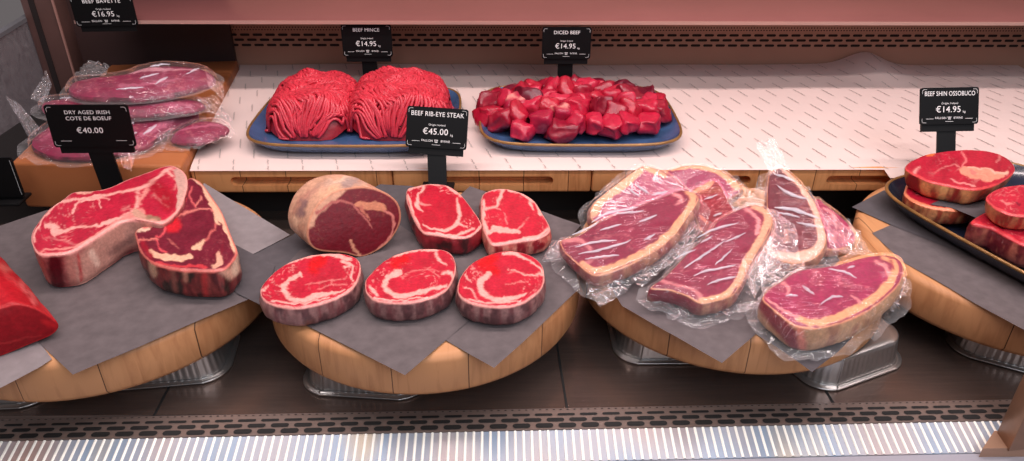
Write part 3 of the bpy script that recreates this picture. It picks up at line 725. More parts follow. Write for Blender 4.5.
DR = (104, 8, 24)
o = loaf('rib_eye_joint', [(307, 236), (308.5, 223), (313.5, 210.5), (322, 200), (333, 192.5), (347, 188.3), (366, 187), (384, 192), (397, 202), (401, 217), (396, 232), (384, 246), (363, 256.5), (344, 253), (321, 251), (311, 246)],
  plane3((362, 256, PT), (366, 188, .188), (310, 240, .138)), (-.66, .75, 0), .078, DR,
  [([(309, 226), (314, 213), (323, 203), (333, 195.5), (343, 190)], [5, 8, 11, 10, 3], (206, 152, 124), 1., 1.5), ([(357, 203), (368, 205), (381, 207)], [5, 8, 8], (196, 122, 92)), ([(360, 206), (364, 213), (367, 219)], [4, 2, .8], (186, 104, 84)), ([(316, 214), (330, 203), (341, 200.5), (352, 204), (358, 211), (364, 219), (370, 228)], [2, 2, 1.6, 1.5, 2, 1.5, .6], (176, 92, 84)), ([(383, 210), (392, 216), (393, 226), (388, 240), (378, 248)], [2.5, 2, 2, 2, 1.5], (196, 110, 100)), ([(350, 240), (353, 249), (360, 255)], [2, 2.5, 3], (200, 130, 104))],
  (202, 150, 124), [([(330, 184), (350, 178), (368, 180)], 5, (226, 190, 166), .7, 3.), ([(296, 220), (302, 232), (312, 246)], 5, (222, 176, 146), .7, 3.), ([(306, 196), (316, 190)], 5, (168, 116, 104), .6, 3.), ([(300, 214), (304, 203)], 6, (134, 98, 96), .9, 3.), ([(293, 214), (300, 200), (310, 190)], 3, (180, 120, 104), .7, 3.), ([(338, 187), (350, 181), (360, 179)], [4, 7, 4], (146, 124, 124), .7, 4.), ([(318, 186), (330, 183)], 4, (178, 136, 120), .7, 4.), ([(300, 226), (306, 240)], 3, (168, 104, 84), .8, 3.), ([(322, 196), (340, 186)], 3, (222, 172, 138), .7, 3.), ([(372, 182), (390, 193)], 3, (206, 140, 112), .8, 3.)], 6.1, .93, 'joint', bulge=.0, zfloor=PT, fatc=(206, 138, 108))
tagp(o, 'uncut rib-eye joint with a dark red cut face and pale fat coat', 'joint of beef')

# ================================================================== BONE-IN STEAKS AND FILLET
BONE = (206, 158, 146); PK = (228, 138, 130)
o, _ = steak('bone_in_steak', [(31, 240), (32, 231), (38, 221), (49, 208), (62, 199), (73, 191.5), (94, 190), (110, 186.5), (128, 178.5), (146, 172), (166, 165), (176, 166), (185, 173), (187, 184), (182, 202), (175, 213), (163, 222), (150, 222), (136, 219.5), (120, 222), (105, 231), (94, 238), (76, 249), (63, 253), (43, 254), (36, 251)],
  level(PT+.052), .052, (184, 30, 56), [
  ([(60, 201), (75, 199), (94, 197), (119, 192), (146, 186), (164, 172), (172, 168)], [4, 3, 3, 2.5, 3, 4, 3]), ([(72, 213), (78, 203), (97, 198), (108, 199)], [2, 2.5, 2.5, 1.5]), ([(97, 198), (101, 208)], [2, .8]),
  ([(137, 190), (137, 204), (130, 213), (112, 221), (94, 226), (72, 227)], [3, 3.5, 4, 4, 2.5, 3]), ([(46, 225), (56, 228), (54, 233), (74, 228)], [6, 9, 6, 2]), ([(34, 240), (38, 226), (50, 210), (64, 200)], [3, 1.6, 1.6, 2]), ([(40, 251), (62, 248), (80, 245), (100, 232), (118, 222), (140, 212)], [1.5, 2, 3, 3, 6, 12], PK),
  ([(136, 212), (148, 219), (160, 221)], [10, 6, 5], (204, 150, 130)), ([(178, 172), (182, 184), (180, 200), (177, 210)], [12, 13, 8, 4], BONE), ([(165, 170), (172, 176)], [3, 4]), ([(146, 190), (139, 203)], [6, 5], PK), ([(154, 195), (162, 203), (170, 207)], [3, 1.5, 1.5], FATP, .6), ([(148, 217), (160, 219)], 4, (160, 118, 96)), ([(78, 192), (92, 192)], [4, 2.5], (226, 158, 140)),
  ([(155, 186), (165, 195), (168, 205)], [8, 16, 10], (158, 8, 26), .7, 6.), ([(86, 247), (60, 240), (45, 238)], [1, 1.5, 1], FATP, .4)],
  [(122, 22, 36), (186, 110, 104), (150, 66, 66)], 7.7, centre=(98, 213), marble=.45, n=170, rings=50, bulge=.001,
  sseams=[([(84, 272), (100, 255), (118, 238), (135, 228), (150, 228)], 30, (196, 138, 124), 10.), ([(55, 262), (58, 285)], 14, (88, 10, 22), 5.), ([(40, 262), (48, 285)], 5, (196, 92, 84), 4.), ([(92, 252), (97, 264)], 6, (232, 186, 168), 2.), ([(112, 252), (130, 240)], 8, (150, 104, 96), 6.), ([(70, 258), (74, 283)], 8, (190, 118, 106), 5.), ([(78, 256), (82, 280)], 2.5, (180, 52, 56), 3.)])
tagp(o, 'bright red bone-in rib steak lying on grey paper behind the fillet', 'steak')
B1 = (112, 22, 42); YF = (232, 176, 146)
o, _ = steak('bone_in_steak', [(135, 231), (142, 226), (164, 219), (172, 213), (178, 205), (183, 189), (187, 179), (192, 177), (201, 182), (211, 195), (222, 212), (231, 235), (237, 251), (231, 262), (222, 269), (206, 270.5), (192, 270), (177, 269), (159, 265), (148, 259), (140, 250), (136.5, 240)],
  level(PT+.044), .042, B1, [
  ([(141, 229), (164, 222), (176, 216), (199, 210), (216, 211)], [3, 2, 2.5, 2, 2], (216, 120, 112)), ([(165, 222), (164, 232), (157, 238), (159, 246), (166, 252)], [2, 2, 2, 2, 3], (214, 76, 84)), ([(174, 220), (176, 226), (170, 229)], [6, 8, 6], (216, 24, 40), .9, 4.), ([(158, 240), (140, 239), (137, 242)], [2, 1.5, 2.5], (220, 120, 110)),
  ([(151, 252), (160, 256), (177, 258.5), (190, 257)], [6, 9, 8, 8], YF), ([(192, 249), (199, 246), (205, 240)], [2, 7, 3], YF), ([(206, 240), (215, 228), (219, 218)], [2, 1.5, 1.5], (200, 96, 92)), ([(193, 178), (201, 184), (211, 198), (222, 214), (230, 234), (235, 250)], [5, 6, 12, 13, 8, 7], YF), ([(216, 213), (218, 224)], [5, 3], YF),
  ([(186, 182), (187, 192), (182, 206), (174, 214)], [3, 1.6, 3, 3], (196, 70, 78)), ([(193, 186), (190, 198), (196, 208)], [1.5, 2, 2], (206, 90, 92)), ([(202, 196), (196, 206)], [2, 1.5], (214, 120, 110)), ([(137, 230), (148, 229)], [4, 3], (226, 190, 164)), ([(143, 243), (150, 256)], [5, 4], (158, 14, 34), .7, 4.),
  ([(148, 260), (172, 266), (190, 266), (206, 267)], [2, 3, 3, 4], (196, 54, 62)), ([(219, 255), (220, 262), (214, 266)], [7, 8, 5], (222, 160, 136)), ([(224, 240), (222, 252)], [2, 3], (122, 22, 40)), ([(168, 240), (178, 247)], [.6, 1.5], (206, 110, 100), .7)],
  [(74, 12, 22), (150, 62, 58), (54, 34, 30)], 8.9, marble=.22, n=170, rings=50, centre=(185, 238), fatc=(216, 120, 116), bulge=.001, rimc=(214, 110, 100),
  sseams=[([(151, 262), (154, 274)], 7, (206, 160, 130), 3.), ([(222, 268), (230, 275), (236, 268)], 10, (214, 160, 138), 5.), ([(185, 270), (186, 280)], 5, (188, 120, 100), 4.), ([(204, 272), (206, 296)], 6, (178, 50, 50), 4.), ([(236, 256), (235, 272)], 6, (224, 184, 160), 4.), ([(172, 270), (176, 292)], 5, (140, 78, 68), 4.)])
tagp(o, 'dark maroon bone-in rib steak with yellow fat edge, leaning by the brighter one', 'steak')
o = loaf('beef_fillet', [(-50, 330), (-30, 315), (0, 308.5), (16, 304.5), (34, 308), (50, 317), (58.5, 325), (52, 334.5), (30, 344), (0, 356), (-30, 364), (-50, 352)],
  plane3((34, 308, .150), (56, 328, .118), (0, 356, PT-.001)), (-.62, .60, .12), .20, (140, 16, 26), [([(-20, 345), (10, 340), (40, 334)], [1, 2, 1], (176, 40, 44), .6), ([(44, 322), (56, 326)], 4, (196, 30, 36), .6, 3.)], (176, 22, 34),
  [([(20, 282), (30, 295), (36, 303)], [2, 5, 3], (226, 110, 108), .7, 3.), ([(5, 274), (25, 292)], [2, 1], (206, 70, 72), .6, 3.), ([(0, 265), (10, 270)], 3, (210, 110, 100), .6, 3.), ([(40, 304), (55, 318)], 2.5, (214, 60, 64), .6, 3.)], 9.3, .85, 'joint', zfloor=PT-.0025, fatc=(190, 40, 44), rim=1.2)
tagp(o, 'dark red fillet piece cut off by the edge of the picture, on pale paper', 'joint of beef')

# ================================================================== VACUUM PACKED SIRLOINS
VR = (132, 24, 56); VF = (228, 158, 118); VP = (226, 140, 140)
gv = 'vacuum packed sirloin steaks'
VS = [(132, 24, 48), (196, 140, 112), (160, 90, 84)]
WH = (246, 226, 232)
def packed(outline, pl, thick, seams, label, seed, base=VR, side=VS, sseams=(), flange=.026, amp=.7, flaps=(), haze0=.03, haze1=.2, rim=.6, zmin=None, marble=.3, drop=.75, mat='film', fatc=VF, grp=gv, cat='vacuum packed steak', meatname='sirloin_steak', mm='vac', rootname='vacuum_packed_steak', lines=(), edge=.0025, ew=.9):
    pts = np.array([PL(u, v, pl) for u, v in outline]); c = pts.mean(0)-pl[1]*thick
    root = thing(rootname, c, label, cat, grp)
    ob, info = steak(meatname, outline, pl, thick, base, seams, side, seed, mm, root, rim=rim, fatc=VP, rimc=fatc, marble=marble, sseams=sseams, rings=40, n=130, edge=edge, ew=ew)
    bo = bag(root, info, seed*1.7, flange*.48, amp, haze0=haze0, haze1=haze1, mat=mat, zmin=zmin, drop=drop)
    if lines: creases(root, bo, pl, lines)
    for k, fcs in enumerate(flaps): flap(root, fcs, seed+k*2.3, mat=mat)
    return root
# back row first
packed([(591, 212), (596, 201), (614, 186), (639, 168), (648, 165.5), (668, 173), (682, 183), (690, 195), (670, 212), (640, 222), (598, 222)], plane3((598, 220, .128), (647, 166, .172), (690, 196, .140)), .024,
  [([(594, 212), (600, 200), (616, 188), (640, 170)], [9, 10, 11, 8], VF, 1., 1.5), ([(648, 168), (664, 176)], [6, 5], VF), ([(605, 212), (626, 196)], [4, 2], (206, 130, 140), .7, 3.)], 'vacuum packed sirloin at the back, tilted up toward the diced beef tray', 11.2, (160, 48, 84), lines=[([(634, 184), (642, 190), (649, 195)], 4), ([(628, 190), (640, 198)], 3)], flange=.02, haze0=.08,
  flaps=[[(594, 208, .135), (624, 184, .145), (618, 176, .150), (596, 194, .140)]])
packed([(667, 173), (676, 167.5), (690, 164.5), (704, 165), (720, 170), (734, 179), (742, 189), (726, 200), (700, 199), (678, 190)], plane3((672, 172, .150), (739, 187, .140), (700, 199, .128)), .02,
  [([(690, 166), (706, 167), (722, 173), (738, 186)], [4, 6, 7, 8], VF, 1., 1.5), ([(672, 171), (690, 166)], [2, 3], VF)], 'vacuum packed sirloin furthest back, its curved fat edge against the wooden shelf', 12.4, (150, 36, 76), flange=.018)
packed([(816, 199), (826, 204), (838, 213), (850, 225), (856, 238), (845, 247), (826, 248), (812, 232)], plane3((819, 203, .145), (852, 228, .128), (835, 247, .122)), .018,
  [([(824, 208), (834, 215), (836, 226)], [2, 3, 2], VP, .8), ([(818, 240), (834, 236)], [6, 3], VP, .5, 3.)], 'vacuum packed pink steak mostly hidden at the back beside the far round board', 13.1, (160, 36, 76), flange=.02, haze1=.2,
  flaps=[[(822, 214, .140), (850, 222, .130), (876, 258, .115), (832, 252, .135)]])
packed([(692, 192), (703, 184), (712, 179.5), (720, 184), (727, 198), (735, 213), (727, 226), (706, 233), (697, 220)], plane3((694, 192, .160), (733, 213, .148), (705, 233, .136)), .026,
  [([(693, 192), (705, 187), (712, 181)], [3, 6, 5], (236, 150, 120)), ([(700, 193), (712, 190), (721, 189)], [4, 5, 3], (150, 70, 54), .8), ([(701, 216), (707, 223)], 2, (232, 110, 80), .8)], 'vacuum packed deep red steak wedged between the heap, showing a fat tip', 14.6, (140, 18, 36), lines=[([(703, 201), (717, 196)], 3), ([(713, 217), (721, 215)], 3)], flange=.02, rim=.8,
  flaps=[[(726, 190, .165), (768, 187, .168), (764, 207, .158), (733, 214, .150)], [(676, 190, .168), (700, 172, .165), (690, 166, .165), (664, 180, .16)]])
packed([(770, 172), (778, 168), (786, 169), (799, 181), (814, 200), (823, 223), (826, 241), (816, 256), (797, 262), (779, 258), (772, 243), (768, 222), (767, 198), (768, 183)], plane3((785, 170, .182), (815, 256, .136), (770, 240, .138)), .024,
  [([(784, 170), (798, 183), (812, 202), (820, 224), (822, 242), (812, 254), (795, 259), (781, 256)], [4, 5, 6, 7, 8, 10, 12, 10], (236, 174, 150), 1., 1.5)], 'tall vacuum packed maroon steak standing out at the back, with bag neck pointing up', 15.3, (106, 22, 38), lines=[([(774, 175), (784, 178), (795, 183)], 5), ([(777, 187), (790, 195), (808, 201)], 5), ([(774, 209), (794, 211), (819, 220)], 5.5), ([(796, 224), (819, 228)], 4), ([(778, 214), (800, 219)], 3)], flange=.022, haze0=.06, haze1=.2, rim=.5,
  flaps=[[(755, 143, .205), (774, 139, .205), (790, 172, .186), (770, 176, .186)], [(740, 262, .150), (768, 222, .150), (776, 262, .135), (752, 300, .125)], [(766, 205, .160), (796, 225, .15), (800, 262, .138), (768, 258, .142)]])
packed([(560, 240), (567, 238), (580, 234), (598, 222), (625, 210), (648, 201), (670, 193), (684, 189), (697, 194), (697, 201), (688, 214), (678, 229), (664, 243), (644, 256), (624, 266), (599, 274), (588, 271), (577, 262), (566, 252)], plane3((566, 252, .140), (684, 190, .180), (640, 256, .150)), .024,
  [([(688, 191), (694, 197), (686, 213), (675, 228), (660, 242), (642, 253), (622, 263), (598, 270), (583, 264)], [5, 6, 6, 6, 6, 5, 5, 6, 5], VF, 1., 1.4), ([(673, 193), (683, 200), (676, 204)], [2, 3, 1.5], VP), ([(565, 240), (580, 240), (592, 250)], [5, 4, 1.5], VP, .7, 2.), ([(586, 262), (600, 258), (612, 257)], [2, 1.5, 1], VP, .5)],
  'vacuum packed sirloin lying across the heap nearest the rib-eye steaks', 16.2, lines=[([(592, 224), (607, 215), (630, 211), (638, 209)], 3), ([(639, 224), (657, 217)], 2.5), ([(652, 197), (668, 193)], 2), ([(572, 237), (592, 228), (599, 222)], 2.5), ([(575, 249), (597, 244), (617, 242)], 2.6), ([(579, 256), (604, 251), (631, 242)], 3), ([(585, 261), (608, 258), (619, 257)], 2.2), ([(644, 242), (655, 236)], 3), ([(612, 216), (644, 213)], 2), ([(600, 232), (622, 226)], 1.5)], flange=.026, haze0=.05, rim=.5,
  sseams=[([(560, 246), (575, 268)], 10, (140, 18, 40), 4.)], flaps=[[(584, 283, .116), (622, 273, .135), (628, 290, .118), (600, 307, .106)], [(541, 262, .112), (552, 240, .130), (566, 244, .136), (560, 262, .112)], [(622, 270, .135), (668, 246, .138), (672, 262, .125), (640, 288, .115)], [(660, 250, .13), (688, 218, .145), (704, 228, .14), (680, 262, .125)]])
packed([(651, 287), (660, 280), (669, 272), (691, 249), (709, 233), (720, 218), (742, 207), (756, 204), (766, 208), (771, 214), (773, 221), (768, 234), (754, 256), (741, 283), (732, 294), (714, 300), (700, 301.5), (688, 295), (671, 289)], plane3((651, 287, .140), (757, 205, .166), (714, 300, .137)), .026,
  [([(752, 206), (764, 210), (768, 219), (762, 236), (748, 259), (738, 281), (728, 293)], [3, 7, 7, 7, 6, 6, 5], (230, 162, 128), 1., 1.4), ([(728, 293), (712, 299), (699, 300)], [4, 5, 4], VF), ([(745, 208), (752, 213), (758, 220), (757, 232)], [2, 2.5, 4, 4], VP), ([(660, 280), (670, 284), (690, 288), (700, 296)], [2, 2, 2, 4], VP, .6)],
  'vacuum packed sirloin in the middle of the front, red side toward the viewer', 17.4, lines=[([(683, 270), (709, 253), (725, 242)], 3.2), ([(693, 278), (705, 273), (736, 267)], 2.8), ([(707, 287), (718, 282), (736, 279)], 2.5), ([(696, 240), (714, 231), (738, 225)], 2.6), ([(725, 244), (745, 235)], 2.2), ([(675, 260), (696, 251)], 2), ([(714, 267), (732, 251)], 2.4), ([(700, 245), (712, 238)], 1.6)], flange=.024, haze0=.05, rim=.5, sseams=[([(652, 292), (690, 306)], 14, (130, 16, 44), 5.)],
  flaps=[[(712, 309, .112), (760, 300, .112), (764, 308, .112), (716, 318, .110)], [(756, 258, .14), (772, 232, .150), (784, 262, .135), (762, 298, .12)], [(660, 300, .115), (696, 306, .115), (716, 316, .110), (672, 318, .109)]])
packed([(763.6, 294.5), (770, 287), (780, 281), (793, 272), (807, 267.6), (824, 266), (841, 263), (858, 258), (875, 254.5), (893, 255), (903, 263), (900.6, 280), (884, 298), (861, 313.6), (834, 323.7), (814, 327), (796, 324), (780, 313), (765, 300)], level(PT+.042), .036,
  [([(884, 257), (895, 264), (892, 279), (878, 295), (858, 308), (834, 318), (815, 322), (799, 319)], [3, 6, 8, 7, 7, 7, 6, 5], (226, 158, 114), 1., 1.4), ([(876, 260), (884, 266), (889, 274)], [2, 3, 4], VP), ([(890, 256), (893, 268)], [2, 2], (150, 30, 56), .8), ([(783, 283), (788, 288), (787, 296)], [2, 2.5, 1.5], VP), ([(766, 297), (782, 310), (798, 317)], [1.5, 2, 3], VP), ([(840, 283), (852, 288)], [1, 1], VP, .5), ([(852, 296), (860, 302)], [1, 3], VP, .8)],
  'largest vacuum packed sirloin at the front, overhanging the board above the bright foil tray', 18.7, (152, 32, 74), lines=[([(785, 298), (797, 298)], 1.6), ([(802, 288), (814, 297)], 2.2), ([(820, 307), (830, 300), (842, 299)], 2), ([(828, 271), (842, 274), (856, 280)], 1.6), ([(847, 270), (854, 268)], 2.2)], flange=.020, haze0=.04, haze1=.2, rim=.7, marble=.45,
  side=[(186, 134, 98), (204, 156, 116), (168, 112, 84)], sseams=[([(762, 300), (780, 325), (798, 345)], 16, (126, 20, 40), 5.), ([(800, 330), (803, 350)], 8, (214, 120, 100), 4.)],
  flaps=[[(797, 338, .112), (812, 336, .112), (822, 354, .098), (808, 360, .092)], [(884, 300, .125), (904, 272, .135), (906, 292, .112), (890, 312, .100)], [(770, 268, .132), (804, 262, .135), (806, 270, .138), (772, 290, .130)]])

# ================================================================== PACKS ON THE BLOCK
gb = 'bagged beef packs stacked on the wooden block'
BR = (138, 24, 66); BP = (206, 112, 138); BS = [(112, 18, 48), (140, 40, 72), (80, 14, 36)]
kw = dict(base=BR, side=BS, rim=0, edge=.009, ew=.62, grp=gb, cat='bagged beef', meatname='beef_cut', rootname='bagged_beef', mat='film2', fatc=BP, marble=.5, haze0=.07, haze1=.26)
packed([(171, 135), (178, 127), (200, 119), (222, 120), (226, 126), (215, 132), (195, 138)], level(.160), .016, [([(175, 132), (200, 126), (222, 124)], [1, 2, 1], BP, .7)], 'small bagged beef pack at the bottom, its end lying by the white paper', 21.2, flange=.02, zmin=.142, **kw)
packed([(31.5, 142), (31, 135), (38, 129), (54, 119), (80, 112), (121, 110), (160, 108.5), (195, 108), (190, 114), (171, 123), (144, 140), (126, 145), (95, 151), (67, 152), (45, 149)], plane3((31, 140, .164), (121, 111, .172), (195, 108, .172)), .020,
  [([(130, 112), (150, 118), (178, 112)], [2, 3, 2], BP, .7), ([(140, 135), (160, 124), (185, 112)], [2, 3, 1.5], BP, .7), ([(40, 138), (60, 128), (80, 124)], [2, 3, 2], BP, .5)], 'bagged beef pack lowest and widest of its stack, behind the bone-in steak tag', 22.3, lines=[([(126, 128), (135, 124)], 3.5), ([(157, 126), (150, 132), (144, 136)], 4), ([(150, 118), (172, 112)], 2), ([(130, 138), (138, 134)], 3)], flange=.034, zmin=.142,
  flaps=[[(6, 96, .185), (20, 104, .185), (40, 128, .172), (30, 140, .168)], [(126, 150, .150), (176, 124, .165), (172, 138, .150), (130, 160, .142)], [(118, 152, .155), (136, 152, .150), (132, 172, .142), (122, 168, .142)]], **kw)
packed([(41, 100), (46, 97), (74, 94), (126, 93.5), (170, 95), (198, 97), (201, 102), (182, 106), (135, 109.5), (90, 110), (60, 110), (44, 106)], level(.194), .018,
  [([(90, 97), (100, 95), (110, 99), (130, 98)], [3, 4, 2, 2], (226, 170, 180), .8), ([(110, 104), (150, 104), (190, 102)], [2, 3, 2], BP, .6)], 'bagged beef pack in the middle layer of its stack, a thin strip above the tag', 23.8, lines=[([(97, 96), (105, 98), (112, 105)], 3), ([(60, 100), (90, 99)], 2), ([(130, 104), (165, 102)], 1.6)], flange=.026, zmin=.180,
  flaps=[[(30, 99, .195), (46, 72, .215), (52, 84, .210), (44, 104, .195)], [(196, 98, .195), (216, 96, .190), (232, 122, .160), (206, 112, .175)]], **kw)
packed([(68.5, 86), (70, 80), (76, 77), (101, 74.7), (126, 71), (139, 66), (155, 63), (171, 62), (198, 64.6), (212, 71), (211, 77), (202, 80), (180, 86), (139, 92), (112, 92), (85, 91.5)], level(.220), .020,
  [([(130, 73), (150, 68), (170, 70), (196, 68)], [3, 4, 2, 2], (226, 160, 170), .7), ([(120, 86), (150, 84), (180, 78)], [3, 3, 1.5], BP, .6), ([(165, 72), (160, 82)], [3, 2], BP, .5)], 'bagged beef pack on top of its stack, wide and flat', 24.4, lines=[([(155, 86), (168, 79)], 3), ([(117, 91), (144, 89)], 2), ([(140, 80), (160, 75)], 2), ([(150, 68), (170, 66)], 1.6), ([(186, 76), (200, 70)], 1.6)], flange=.026, zmin=.205,
  flaps=[[(74, 76, .222), (88, 60, .232), (110, 66, .228), (104, 76, .222)], [(206, 72, .222), (224, 86, .212), (224, 102, .195), (208, 86, .212)]], **kw)

# ================================================================== PLATTERS
def platter(cx, cy, rot, w, h, z0, zr, mat, label, r=.07):
    root = thing('platter', (cx, cy, z0), label, 'platter', 'stoneware platters')
    Rm = np.array([[cos(rot), -sin(rot)], [sin(rot), cos(rot)]]); a_ = np.linspace(0, 2*pi, 400, endpoint=False); base = resample(np.stack([w/2*np.sign(np.cos(a_))*np.abs(np.cos(a_))**.42, h/2*np.sign(np.sin(a_))*np.abs(np.sin(a_))**.42], 1), 160, sub=2); H = zr-z0
    base = base*(1+.005*np.cos(4*np.arctan2(base[:, 1]/h, base[:, 0]/w))[:, None])
    def ring(s, z): 
        q = (base*s)@Rm.T; return [(cx+p[0], cy+p[1], z) for p in q]
    prof = [(.03, z0+.005), (.70, z0+.005), (.80, z0+.007), (.88, z0+.30*H+.003), (.94, z0+.68*H), (.972, zr-.0015)]
    V = []; [V.extend(ring(s, z)) for s, z in prof]
    F = grid_faces(len(prof), 160); F.append(tuple(range(160)))
    mesh('platter_bowl', V, F, mat, root)
    prof = [(.70, z0), (.80, z0+.001), (.90, z0+.25*H), (.97, z0+.68*H), (.995, zr-.004)]
    V = []; [V.extend(ring(s, z)) for s, z in prof]; F = grid_faces(len(prof), 160); F.append(tuple(range(159, -1, -1)))
    mesh('platter_underside', V, F, mat, root)
    V = []
    for k in range(9):
        a = 2*pi*k/8; V.extend(ring(.984+.013*cos(a), zr-.0025+.0028*sin(a)))
    mesh('platter_rim', V, grid_faces(9, 160), M['gold'], root)
    return root
ZS = .1228
platter(-.256, 1.306, -.01, .374, .312, ZS, .149, M['glaze'], 'blue glazed platter under the two mounds of mince')
platter(.149, 1.308, -.01, .366, .312, ZS, .149, M['glaze'], 'blue glazed platter under the heap of diced beef')
platter(.786, .910, radians(-69), .385, .316, BT+.002, .135, M['navy'], 'dark navy platter with brown rim under the shin steaks', .055)

# ------------------------------------------------------------------ mince: two mounds of strands
def mince(outline, zb, zt, seed, label):
    o = resample(outline, 120); px0, px1 = o[:, 0].min(), o[:, 0].max()
    fr = o[o[:, 1] > np.median(o[:, 1])]
    cx = (px0+px1)/2
    a, b = P(px0, 118, zb+.02), P(px1, 118, zb+.02)
    front = P(cx, 139, zb+.004); back_y = front[1]+.205
    X0, X1 = a[0], b[0]; cxw = (X0+X1)/2; rx = (X1-X0)/2; cy = (front[1]+back_y)/2; ry = (back_y-front[1])/2
    rs = random.Random(seed); V, F, C = [], [], []
    def height(x, y):
        ex, ey = (x-cxw)/rx, (y-cy)/ry; r = (abs(ex)**2.6+abs(ey)**4)
        hh = max(0, 1-r)**.32*(1. if abs(ey) < .72 else sqrt(max(0., 1-((abs(ey)-.72)/.27)**2)))
        return zb+(zt-zb)*hh*(.93+.15*(mnoise.noise(Vector((x*26, y*26, seed)))))
    def tube(pts, rad, shade):
        n0 = len(V); m = 6; T = len(pts)
        for i, p in enumerate(pts):
            t = pts[min(i+1, T-1)]-pts[max(i-1, 0)]; t = t/(np.linalg.norm(t)+1e-9)
            u = np.cross(t, [0.3, .2, 1.]); u /= np.linalg.norm(u)+1e-9; w = np.cross(t, u)
            for k in range(m):
                an = 2*pi*k/m; V.append(p+(u*cos(an)+w*sin(an))*rad*(1 if 0 < i < T-1 else .5)); C.append(shade)
        for i in range(T-1):
            for k in range(m): F.append((n0+i*m+k, n0+i*m+(k+1) % m, n0+(i+1)*m+(k+1) % m, n0+(i+1)*m+k))
        F.append(tuple(n0+k for k in range(m-1, -1, -1))); F.append(tuple(n0+(T-1)*m+k for k in range(m)))
    # bundles of parallel strands laid fold over fold
    nfold = 7
    for fo in range(nfold):
        f = fo/(nfold-1)
        ns = 36
        phase = rs.uniform(0, 6); skew = rs.uniform(-.25, .25)
        yb = cy+ry*(.97-.235*fo)                        # where this fold begins (back to front)
        for s in range(ns):
            q = (s+.5)/ns*2-1
            x0 = cxw+rx*.97*q+rs.gauss(0, .0012)
            if rs.random() < .04: continue
            L = ry*(.62 if fo < nfold-1 else .57)*rs.uniform(.85, 1.1); pts = []
            K = 26
            for k in range(K):
                t = k/(K-1); y = yb-L*t
                x = x0+.0075*sin(t*11+phase+q*1.2)+skew*.03*t*(1 if q < .6 else .6)+.0015*sin(t*25+s)
                y = y+.004*sin(t*10+s*.35+phase)
                y = min(max(y, cy-.985*ry), cy+.985*ry); x = cxw+(x-cxw)*max(.02, 1-abs((y-cy)/ry)**4)**.385
                z = height(x, y)+.0075*max(0, sin(pi*t))**.7+.0016*sin(t*13+phase)+rs.gauss(0, .0003)
                z = max(z, zb+.003)
                pts.append(np.array([x, y, z]))
            sh = rs.uniform(.86, 1.1); tube(pts, .0030, lin((204, 50, 66))*sh)
    for s in range(46):                                # loose curls on top and along the rim
        an = rs.uniform(0, 2*pi); rr_ = sqrt(rs.uniform(.05, .98)); x = cxw+rx*.86*rr_*cos(an); y = cy+ry*.86*rr_*sin(an); hd = rs.uniform(0, 2*pi); cu = rs.uniform(-160, 160); pts = []
        for k in range(14):
            pts.append(np.array([x, y, max(height(x, y), zb+.003)+.0045+.002*sin(k*.7+s)])); x += cos(hd)*.0028; y += sin(hd)*.0028; hd += cu*.0028
        tube(pts, .0026, lin((208, 56, 70))*rs.uniform(.85, 1.1))
    # the packed inside of the mound
    n0 = len(V); G = 40
    for j in range(G):
        for i in range(G):
            ex, ey = i/(G-1)*2-1, j/(G-1)*2-1
            x, y = cxw+rx*ex*.985*max(0, 1-abs(ey*.985)**4)**.385, cy+ry*ey*.985
            V.append(np.array([x, y, max(zb, height(x, y)-.009)])); C.append(lin((150, 22, 36)))
    F.extend(grid_faces(G, G, False, n0))
    ob = mesh('beef_mince', V, F, M['mince'], None, (cxw, cy, zb), np.array(C))
    return tagp(ob, label, 'minced beef', 'mounds of beef mince', 'stuff')
ZM = ZS+.006
mince([(268, 110), (285, 86), (330, 74), (352, 75), (354, 110), (345, 139), (290, 139)], ZM, ZM+.072, 3, 'mound of pale red minced beef strands beside the bagged packs, further from the rib-eye tag')
mince([(351, 110), (376, 72), (420, 74), (444, 85), (446, 110), (430, 139), (357, 138)], ZM, ZM+.078, 8, 'mound of red minced beef strands behind the rib-eye price tag')

# ------------------------------------------------------------------ diced beef
def chunk_mesh(seed):
    bm = bmesh.new(); bmesh.ops.create_cube(bm, size=1.); bmesh.ops.subdivide_edges(bm, edges=bm.edges[:], cuts=5, use_grid_fill=True)
    rs = random.Random(seed); sh = Matrix(((1, rs.uniform(-.3, .3), rs.uniform(-.2, .2)), (rs.uniform(-.25, .25), 1, rs.uniform(-.2, .2)), (rs.uniform(-.2, .2), rs.uniform(-.2, .2), 1)))
    sc = Vector((rs.uniform(.85, 1.25), rs.uniform(.8, 1.1), rs.uniform(.7, .95)))
    for v in bm.verts:
        p = v.co.copy(); l = p.length; m = max(abs(p.x), abs(p.y), abs(p.z)); p = p*(1-.24*max(0, (l/m-1)/.73))
        p += Vector([mnoise.noise(p*1.9+Vector((seed*3.1, k*7, 0))) for k in range(3)])*.20+Vector([mnoise.noise(p*5+Vector((seed*1.1, k*7, 5))) for k in range(3)])*.05
        v.co = (sh@Vector((p.x*sc.x, p.y*sc.y, p.z*sc.z)))*.041
    V = np.array([v.co[:] for v in bm.verts]); F = [tuple(v.index for v in f.verts) for f in bm.faces]; bm.free()
    base = [(172, 16, 46), (182, 22, 54), (150, 14, 42), (188, 32, 62), (134, 14, 40), (176, 18, 46), (166, 24, 58), (104, 14, 38)][seed % 8]
    q = V*90; c = np.tile(lin(base), (len(V), 1))*(.75+.5*fbm(q+seed*5., 3))[:, None]
    st = np.abs(fbm(V*np.array([60, 200, 60.])+seed*9., 2)-.5); f = sstep(.03, .0, st)[:, None]*.3; c = c*(1-f)+lin((214, 90, 100))*f
    if seed % 7 == 0: f = sstep(.60, .70, fbm(V*55+seed, 2))[:, None]*.8; c = c*(1-f)+lin((236, 150, 140))*f
    return V, F, c
protos = []
